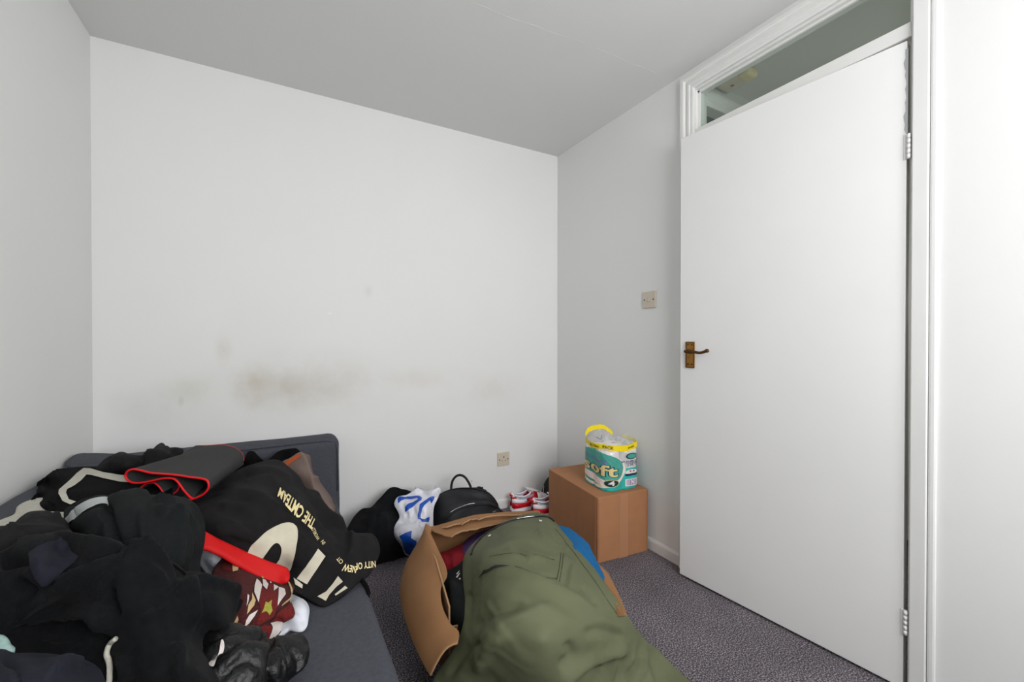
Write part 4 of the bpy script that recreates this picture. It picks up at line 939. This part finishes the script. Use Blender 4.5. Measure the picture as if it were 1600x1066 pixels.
cbag = garment('carrier_bag', 'white plastic carrier bag with blue lettering beside the black backpack', 'carrier bag',
    O((616.6, 787, zt(2.12)), (622.5, 777, zt(2.14)), (636, 774.5, zt(2.16)), (645, 769, zt(2.17)), (653, 764.5, zt(2.18)), (661, 769, zt(2.18)), (672, 768, zt(2.17)), (687.5, 764.5, zt(2.18)), (684, 776, zt(2.17)), (678, 790, zt(2.14)), (676, 815, zt(2.10)), (676, 840, zt(2.08)), (664, 868, zt(2.04)), (643, 870, .012), (632, 867, .012), (619, 856, .03), (614, 839, zt(2.04)), (617, 822, zt(2.05)), (625, 809, zt(2.08)), (621, 797, zt(2.10))),
    [(645, 840, zt(1.99)), (650, 800, zt(2.09)), (660, 785, zt(2.12)), (630, 845, zt(2.0)), (635, 790, zt(2.11))],
    M['plastic'], step=2.6, strain=(.14, .06), along=(1, 0, 0), crease=(.010, 22, (.2, .2, 1), .3), seed=32, lim=.014, amp=.006, freq=26, skirt=.09, lam=.12,
    folds=[([(628, 785), (636, 805), (650, 820)], 3, -.010, 'ridge'), ([(650, 790), (655, 810), (648, 825)], 3, .008, 'ridge'), ([(622, 815), (640, 818), (655, 812)], 3, -.007, 'ridge')])
def bp(L): return [(610+x/7.616, 730+y/7.616) for x, y in L]
for L in [[(88, 375), (110, 352), (180, 358), (200, 350), (250, 345), (345, 345), (375, 372), (368, 405), (300, 450), (200, 530), (175, 535), (185, 480), (215, 452), (330, 395), (322, 378), (190, 378), (130, 405), (95, 440)],
          [(352, 450), (420, 400), (490, 345), (525, 350), (515, 390), (480, 440), (468, 402), (398, 462), (378, 500), (362, 570), (358, 612), (400, 622), (455, 590), (462, 620), (450, 655), (370, 658), (328, 625), (335, 560)],
          [(120, 820), (180, 790), (250, 770), (245, 840), (300, 870), (310, 920), (300, 990), (240, 1030), (200, 1000), (170, 960), (160, 870)]]:
    print_on(cbag, bp(L), M['plblue'], 'blue_print', .0028, 2.4)

bpk = garment('backpack', 'black nylon backpack with a top loop leaning on the back wall', 'backpack',
    O((668, 832, zt(2.16)), (670, 808, zt(2.20)), (675, 792, zt(2.24)), (685, 778, zt(2.28)), (698, 769, zt(2.31)), (712, 765, zt(2.33)), (730, 763, zt(2.335)), (752, 763, zt(2.34)), (762, 769, zt(2.35)), (771, 780, zt(2.35)), (777, 791, zt(2.35)), (784, 797, zt(2.35)), (788, 803, zt(2.35)), (790, 835, zt(2.22)), (760, 850, zt(2.14)), (700, 850, zt(2.12))),
    [(725, 778, zt(2.27)), (725, 800, zt(2.17)), (760, 800, zt(2.22)), (700, 810, zt(2.13)), (735, 825, zt(2.10)), (690, 795, zt(2.19)), (745, 775, zt(2.29))],
    M['pack'], step=3, strain=(.06, .03), seed=33, lim=.012, amp=.003, freq=20, skirt=.10, puff=.02,
    folds=[([(680, 800), (695, 782), (722, 774), (750, 777), (768, 788), (776, 800)], 4.5, .014, 'rstep'), ([(693, 812), (720, 800), (750, 794), (775, 797)], 5, .012, 'rstep'), ([(712, 785), (735, 782), (758, 786)], 5, -.009, 'ridge')])
cord_on(bpk, [(700, 812), (715, 804), (732, 799), (750, 796.5), (762, 796), (774, 798)], .0035, M['packd'], 'zip', .003, 6)
cord_on(bpk, [(704, 807), (715, 802.5), (732, 797.5), (741, 796)], .0016, M['steel'], 'zip_piping', .0065, 6, label='grey reflective piping')
cord_on(bpk, [(676, 800), (688, 781), (703, 772), (725, 769), (748, 770), (765, 782), (775, 797)], .003, M['packd'], 'zip', .003, 6)
cord_on(bpk, [(763, 804), (767, 803), (770, 805)], .003, M['steel'], 'zip_pull', .006, 6, label='bright metal zip pull')
hp = [P(x, y, zt(z)) for x, y, z in [(705.5, 770, 2.31), (705, 762, 2.325), (707, 752, 2.33), (712, 745, 2.33), (719, 742.5, 2.33), (726, 745.5, 2.33), (731, 752, 2.33), (735, 760, 2.33), (737, 769, 2.32)]]
wpar('top_loop', tube(spline(hp, 4), .0095, 8, flat=.7), M['packd'], bpk.o, True)
cord_on(bpk, [(746, 763), (750, 766), (753, 763)], .006, M['packd'], 'strap_end', .001, 6)

bb = garment('black_bag', 'black bag mostly hidden behind the closed cardboard box', 'bag',
    O((845, 795, zt(2.70)), (845, 778, zt(2.71)), (848, 764, zt(2.72)), (853, 752, zt(2.73)), (860, 744, zt(2.74)), (875, 737, zt(2.74)), (895, 738, zt(2.72)), (900, 800, zt(2.70)), (870, 805, zt(2.70))), [(868, 770, zt(2.68))], M['packd'], step=3, strain=(.04, .04), seed=35, lim=.01, skirt=.03)
cord_on(bb, [(848.5, 772), (849.5, 765), (850, 759)], .002, M['whiteyarn'], 'zip', .003, 6)

# red and white trainers
def shoe(root):
    Lg = .285
    def hw(x): t = x/Lg; return .0305+.0135*math.sin(math.pi*min(1, t*1.05)**1.0)*(.4+.9*t) if t < .9 else None
    xs = [0, .004, .012, .025, .045, .07, .095, .12, .145, .17, .195, .22, .245, .265, .278, .285]
    W = [.012, .022, .031, .036, .037, .036, .035, .037, .041, .045, .047, .047, .043, .034, .020, .006]
    Tp = [.078, .085, .086, .082, .074, .068, .070, .082, .088, .080, .068, .058, .049, .040, .030, .018]
    def loft(xs, W, lo, hi, seg, name, m, extra=0, shape=1.0):
        vs = []; fs = []
        for x, w, h in zip(xs, W, hi):
            for k in range(seg+1):
                a = math.pi*k/seg; c = math.cos(a); s = math.sin(a)
                vs.append((x, (w+extra)*math.copysign(abs(c)**.75, c)*(1-.22*s), lo+h*s**.8*shape))
        n = seg+1
        for i in range(len(xs)-1):
            for k in range(seg): fs.append((i*n+k, (i+1)*n+k, (i+1)*n+k+1, i*n+k+1))
        return vs, fs, n
    seg = 18; vs, fs, n = loft(xs, W, .026, Tp, seg, '', None)
    keep = []; red = []
    for f in fs:
        i = f[0]//n; k = f[0] % n; x = (xs[i]+xs[i+1])/2; u = abs(k+.5-seg/2)/(seg/2)   # u=0 top, 1 sole
        if .012 < x < .125 and u < .42: continue
        r = (u > .82) or (.085 < x < .17 and .25 < u) or (x < .03 and .42 < u < .56) or (x > .225 and u > .5) or (.02 < x < .10 and .50 < u < .60)
        (red if r else keep).append(f)
    def sub(fl):
        ids = sorted({v for f in fl for v in f}); mp = {v: i for i, v in enumerate(ids)}; return mesh([vs[i] for i in ids], [tuple(mp[v] for v in f) for f in fl])
    u1 = link('upper', sub(keep), M['shoew'], root, True); u2 = link('overlay', sub(red), M['shoer'], root, True); u2['label'] = 'red leather overlays'
    for o in (u1, u2):
        s = o.modifiers.new('s', 'SOLIDIFY'); s.thickness = .003; s.offset = -1
    # lining: a cup inside the collar
    vi = []; fi = []; cl = [(x, w*.80) for x, w in zip(xs[1:9], W[1:9])]
    ring = [(x, w) for x, w in cl]+[(x, -w) for x, w in cl[::-1]]; K = len(ring)
    for z, s in ((.088, 1), (.06, .93), (.035, .9)):
        for x, y in ring: vi.append((.065+(x-.065)*s, y*s, z+(.012 if x > .09 and z > .08 else 0)))
    for j in range(2):
        for i in range(K): fi.append((j*K+i, j*K+(i+1) % K, (j+1)*K+(i+1) % K, (j+1)*K+i))
    fi.append(tuple(2*K+i for i in range(K)))
    link('lining', mesh(vi, fi), M['shoei'], root, True)
    # padded collar
    rim = spline([(.010, 0, .108), (.020, .026, .106), (.05, .029, .096), (.085, .028, .094), (.118, .026, .106), (.126, .018, .112)], 5)
    rim = np.vstack([rim[::-1], (rim*[1, -1, 1])[1:]]); link('collar', tube(rim, .0045, 8), M['shoew'], root, True)
    # tongue, laces, heel tab
    tg = [(x, y, z) for x, z in ((.105, .128), (.115, .125), (.135, .117), (.16, .108), (.19, .098)) for y in (-.02, -.01, 0, .01, .02)]
    tm = mesh(tg, [(j*5+i, j*5+i+1, (j+1)*5+i+1, (j+1)*5+i) for j in range(4) for i in range(4)]); t = link('tongue', tm, M['shoew'], root, True); s = t.modifiers.new('s', 'SOLIDIFY'); s.thickness = .008
    for k in range(5):
        x = .125+k*.016; z = .121-k*.0085
        link('lace', tube(spline([(x, -.024, z-.010), (x+.003, -.010, z+.003), (x+.005, .010, z+.003), (x+.002, .024, z-.010)], 4), .0028, 6), M['lace'], root, True)
    link('heel_tab', tube(spline([(-.001, -.014, .100), (-.003, 0, .104), (-.001, .014, .100)], 4), .0075, 8), M['shoer'], root, True)
    # midsole and outsole
    def sole(z0, z1, ex, name, m, bev):
        out = [(x, w+ex) for x, w in zip(xs, W)]; pl = [(max(x, 0)-(ex if i == 0 else 0)+(ex if i == len(xs)-1 else 0), w) for i, (x, w) in enumerate(out)]
        poly = pl+[(x, -w) for x, w in pl[::-1]]; link(name, prism(poly, z0, z1, bev=bev), m, root)
    sole(.006, .031, .004, 'midsole', M['shoew'], .002); sole(0, .0065, .0045, 'outsole', M['gum'], .001)
p1 = P(800, 797, 0.0)
s1 = empty('trainer', (1.265, 2.272, 0), 'red and white trainer nearer the back wall, its whole heel in view', 'shoe', 'pair of red and white trainers', math.radians(-4)); shoe(s1)
s2 = s1.copy(); COL.objects.link(s2); s2.location = (1.335, 2.135, 0); s2.rotation_euler = (0, 0, math.radians(-8)); s2['label'] = 'red and white trainer half hidden by the closed cardboard box'
for c in list(s1.children):
    d = c.copy(); COL.objects.link(d); d.parent = s2
for ob, z in ((s1, 2.62), (s2, 2.5)): pass

# ------------------------------------------------------------------ open box full of clothes
A = P(667, 824, .30); Bq = P(717, 1000, .30)
dl = (Bq-A)[:2]; LL = float(np.linalg.norm(dl)); dl = dl/LL; LL = .54; db = np.array([-dl[1], dl[0]]); db = db if db[0] > 0 else -db; BWd = .50
ob = empty('open_box', (A[0]+dl[0]*LL/2+db[0]*BWd/2, A[1]+dl[1]*LL/2+db[1]*BWd/2, 0), 'open brown cardboard box stuffed with clothes, flaps torn and folded', 'box')
def board(pts, t, name='flap', m=None, label=None):
    pts = [np.array(p, float) for p in pts]; n = len(pts); nrm = np.zeros(3)
    for i in range(n): nrm += np.cross(pts[i], pts[(i+1) % n])
    nrm /= np.linalg.norm(nrm); vs = [p+nrm*t/2 for p in pts]+[p-nrm*t/2 for p in pts]
    fs = [tuple(range(n)), tuple(range(2*n-1, n-1, -1))]+[(i, n+i, n+(i+1) % n, (i+1) % n) for i in range(n)]
    me = mesh(vs, fs); o = wpar(name, me, None, ob); me.materials.append(m or M['card2']); me.materials.append(M['card_edge'])
    for p in me.polygons: p.material_index = 0 if p.index < 2 else 1
    if label: o['label'] = label
    return o
def g3(l, b, z): q = A[:2]+dl*l+db*b; return (q[0], q[1], z)
BHt = .30
board([g3(0, 0, .002), g3(LL, 0, .002), g3(LL, 0, BHt), g3(0, 0, BHt)], .005, 'side_panel')
board([g3(0, BWd, .002), g3(LL, BWd, .002), g3(LL, BWd, BHt-.01), g3(0, BWd, BHt)], .005, 'side_panel')
board([g3(0, .003, .002), g3(0, BWd-.003, .002), g3(0, BWd-.003, BHt), g3(0, .003, BHt)], .005, 'side_panel')
board([g3(LL, .003, .002), g3(LL, BWd-.003, .002), g3(LL, BWd-.003, BHt-.06), g3(LL, .003, BHt-.06)], .005, 'side_panel')
board([g3(.003, .003, .004), g3(LL-.003, .003, .004), g3(LL-.003, BWd-.003, .004), g3(.003, BWd-.003, .004)], .005, 'bottom_panel')
# left flap hanging outwards, bent over its length
top = [P(667, 823, .302), P(684, 858, .302), P(699, 895, .300), P(689, 919, .292), P(691, 946, .288), P(703, 974, .285), P(717, 988, .28), P(715, 1006, .275)]
bot = [P(664, 832, .285), P(645, 862, .235), P(632, 888, .21), P(626, 922, .20), P(630, 955, .20), P(645, 1000, .20), P(660, 1033, .20), P(673, 1056, .20)]
def ribbon(top, bot, name, t=.005, rows=6, sag=.0, m=None):
    a, b = spline(top, 4), spline(bot, 4); k = min(len(a), len(b)); vs = []; fs = []
    for j in range(rows+1):
        s = j/rows
        for i in range(k): q = a[i]*(1-s)+b[i]*s; q[2] += sag*math.sin(math.pi*s); vs.append(q)
    for j in range(rows):
        for i in range(k-1): fs.append((j*k+i, j*k+i+1, (j+1)*k+i+1, (j+1)*k+i))
    me = mesh(vs, fs); o = wpar(name, me, m or M['card2'], ob, True); s = o.modifiers.new('s', 'SOLIDIFY'); s.thickness = t; s.offset = 0; me.materials.append(M['card_edge']); s.material_offset_rim = 1
    s.use_rim = True
    o.modifiers.new('w', 'WEIGHTED_NORMAL')
    return o
ribbon(top, bot, 'flap', sag=.022)
cre = [P(x, y, .0) for x, y in [(0, 0)]]
# torn back flaps folded inwards in two layers
def jag(pts, h, n=5, amp=1.3):
    out = []
    for i in range(len(pts)-1):
        (x0, y0), (x1, y1) = pts[i], pts[i+1]
        for k in range(n): t = k/n; out.append((x0+(x1-x0)*t, y0+(y1-y0)*t+random.uniform(-amp, amp)))
    out.append(pts[-1]); return [P(x, y, h(x, y) if callable(h) else h) for x, y in out]
board([P(670, 826, .305), P(694, 819, .308), P(740, 806, .312), P(790, 801, .31), P(840, 799, .305), P(846, 812, .312)]+jag([(846, 812), (800, 812), (768, 821), (741, 827), (722, 830)], .318, 5, .8)[::1]+[P(711, 835, .316), P(706, 839, .315), P(695, 836.5, .314), P(679, 831, .309)], .006, 'flap')
board([P(690, 824, .322), P(694, 820, .322), P(717, 813, .326), P(741, 806, .328), P(762, 803.5, .328), P(800, 802, .326), P(815, 801, .322)]+jag([(815, 804), (770, 806), (748, 812), (735, 812), (722, 819), (710, 820)], .330, 4, 1.0)+[P(698, 824, .326)], .005, 'flap')
# corner fold
board([P(664, 833, .300), P(665, 823, .318), P(669, 820, .325), P(674, 825, .315), P(673, 833, .303), P(669, 838, .300)], .005, 'corner_fold')
# torn right flap, several bent layers
for k, dx in enumerate((-7, -2, 3)):
    ribbon([P(925+dx*.6, 872+dx, .305-.01*k), P(945+dx, 893+dx*.3, .30-.012*k), P(957+dx, 915, .295-.012*k), P(968+dx, 938, .29-.012*k), P(978+dx*.7, 962, .28-.012*k)],
           [P(905, 880, .29-.01*k), P(925, 905, .285-.01*k), P(935, 925, .28-.01*k), P(945, 945, .27-.01*k), P(955, 965, .26-.01*k)], 'flap', t=.003, rows=3)
# clothes in the box
garment('crimson_jersey', 'crimson jersey top inside the open box by its torn flap', 'clothing',
    O((675, 880, .20), (683, 866, .22), (700, 860, .23), (720, 851, .235), (727, 857, .24), (732, 880, .245), (728, 897, .24), (705, 910, .22), (690, 905, .20)), [(706, 877, .25), (720, 870, .25)], M['crimson'], step=3, strain=(.1, .06), crease=(.006, 20, (0, 1, .3), .4), seed=41, lim=.015, folds=[([(700, 862), (704, 880), (700, 900)], 4, -.01, 'ridge')])
garment('purple_cloth', 'purple garment at the back of the open box under the coat', 'clothing',
    O((722, 880, .24), (722, 858, .24), (730, 843, .24), (742, 834, .245), (760, 826, .25), (785, 822, .25), (800, 840, .26), (770, 880, .27), (740, 895, .26)), [(750, 855, .27)], M['purple'], step=3, strain=(.1, .06), crease=(.006, 20, (0, 1, .3), .4), seed=42, lim=.015)
gb = garment('black_shirt', 'black garment with a small white mark between crimson top and green coat', 'clothing',
    O((683, 905, .22), (694, 893, .24), (705, 889, .25), (716, 882, .26), (730, 872, .27), (745, 880, .28), (755, 940, .28), (750, 1010, .26), (722, 1010, .22), (700, 985, .20), (688, 950, .20), (684, 925, .21)), [(712, 920, .275), (718, 960, .26)], M['black'], step=3.2, strain=(.1, .06), crease=(.006, 16, (0, 1, .3), .4), seed=43, lim=.018, folds=[([(705, 905), (712, 940), (708, 975)], 5, .010, 'ridge')])
print_on(gb, [(713.5, 900), (715, 898), (719, 893), (718, 897), (715, 901)], M['whiteyarn'], 'white_mark', .004, 2)
print_on(gb, [(713.5, 906), (715.5, 907), (720, 899), (718, 899)], M['whiteyarn'], 'white_mark', .004, 2)
print_on(gb, [(718, 908), (721, 907), (720, 911), (718, 910)], M['whiteyarn'], 'white_mark', .004, 2)
garment('blue_towel', 'bright blue towelling cloth showing beneath the right side of the green coat', 'towel',
    O((845, 818, .33), (862, 817, .335), (874, 821, .33), (890, 826, .325), (906, 838, .315), (917, 848, .31), (923, 858, .305), (931, 873, .30), (939, 890, .298), (945, 906, .295), (935, 930, .28), (890, 920, .30), (860, 860, .32)), [(900, 860, .325)], M['blue'], step=3, strain=(.08, .06), seed=44, lim=.012, puff=.008, fine=.0012)
coat = garment('green_coat', 'olive green cotton coat with a black zip spread over the open box', 'coat',
    O((734, 855, .345), (744, 845, .35), (757, 836, .355), (776, 823, .36), (795, 812, .362), (814, 806, .362), (830, 801.5, .362), (846, 801.5, .36), (857, 806, .358), (866, 814, .355), (876, 826, .35), (886, 838, .345), (904, 860, .335), (916, 874, .33), (930, 890, .325), (945, 911, .315), (958, 929, .30), (970, 945, .27), (979, 958, .24), (988, 976, .20), (1000, 992, .15), (1014, 1008, .10), (1029, 1018, .06), (1050, 1040, .03), (1078, 1066, .02), (1140, 1120, .02), (1000, 1135, .03), (850, 1135, .08), (720, 1130, .08), (665, 1105, .08), (677, 1066, .12), (686, 1048, .15), (700, 1029, .19), (712, 1010, .225), (719, 992, .25), (725, 968, .27), (727, 942, .285), (724, 916, .30), (723, 890, .315), (725, 870, .33)),
    [(800, 835, .40), (850, 835, .39), (760, 880, .40), (820, 890, .42), (880, 890, .385), (780, 940, .39), (850, 950, .40), (920, 940, .345), (770, 990, .34), (850, 1000, .37), (930, 990, .29), (760, 1040, .24), (850, 1050, .27), (930, 1040, .19), (1000, 1030, .10), (1000, 1080, .05), (900, 1100, .12), (780, 1090, .14)],
    M['olive'], step=4, strain=(.12, .07), along=(.85, -.5, 0), crease=(.009, 13, (.9, -.5, 0), .25), seed=51, lim=.03, amp=.007, freq=9, skirt=.04, iters=140,
    folds=[([(753, 904), (765, 895), (780, 893), (810, 901), (846, 917), (873, 930), (900, 942), (925, 953)], 12, .016, 'step'),
           ([(765, 879), (790, 876), (820, 878), (862, 881)], 6, .005, 'rstep'), ([(800, 897), (830, 906), (868, 910)], 3, -.004, 'ridge'),
           ([(752, 1005), (790, 978), (830, 962), (862, 955)], 8, .012, 'ridge'), ([(745, 985), (780, 960), (820, 950)], 6, -.010, 'ridge'), ([(889, 876), (884, 900), (879, 924)], 4, -.009, 'ridge'), ([(905, 918), (920, 935), (928, 950)], 5, -.010, 'ridge'),
           ([(800, 860), (815, 872), (822, 885)], 5, -.009, 'ridge'), ([(835, 826), (838, 838), (845, 842)], 4, -.009, 'ridge'), ([(728, 960), (735, 940), (732, 925)], 4, -.010, 'ridge'),
           ([(745, 1055), (765, 1010), (800, 990)], 8, .014, 'ridge'), ([(700, 1060), (730, 1020), (760, 1000)], 6, -.010, 'ridge'), ([(860, 1075), (900, 1040), (950, 1020), (985, 1015)], 10, .020, 'ridge'), ([(905, 990), (940, 985), (975, 1000)], 8, -.010, 'ridge'),
           ([(1000, 1015), (1010, 1040), (1020, 1080)], 7, .012, 'ridge'), ([(960, 1020), (970, 1045), (965, 1080)], 6, -.010, 'ridge'), ([(880, 1000), (890, 1020), (870, 1040)], 8, -.014, 'ridge'), ([(760, 930), (800, 935), (860, 960), (910, 985)], 10, .006, 'ridge')])
cord_on(coat, [(737, 868), (742, 854), (757, 836.5), (780, 823.5), (810, 814.5), (834, 811), (855, 809.5), (866, 816)], .0036, M['blk'], 'zip', .002, 6, label='black zip')
cord_on(coat, [(808, 815.2), (822, 812.6), (836, 811.0)], .0018, M['steel'], 'zip_teeth', .005, 6)
for x, y in ((765, 839), (844, 818)):
    c = lift(coat, [(x, y)], .003)[0]; n = lift(coat, [(x, y)], .013)[0]-c; q = Vector(n).to_track_quat('Z', 'Y').to_matrix().to_4x4()
    s = wpar('snap', cyl(tuple(c), .0062, .004, 20, .001, M=q), M['snap'], coat.o, True); s['label'] = 'white press stud'
    wpar('snap_centre', cyl(tuple(c+n/np.linalg.norm(n)*.0022), .0022, .002, 14, M=q), M['olive_d'], s, True)
for L in [[(768, 877), (810, 876), (864, 881)], [(879, 868), (876, 890), (871, 916)], [(875, 868), (872, 890), (867, 914)], [(866, 911), (835, 906), (806, 899)], [(866, 828), (890, 856), (925, 905), (960, 960)]]:
    cord_on(coat, L, .0011, M['olive_d'], 'seam', .0006, 5)
print_on(coat, [(752, 905), (764, 896.5), (779, 894.5), (800, 899), (790, 898.5), (778, 898), (765, 900.5)], M['ovdark'], 'pocket_fold_shadow', .002, 3)  # dark sliver painting the shade under the pocket fold
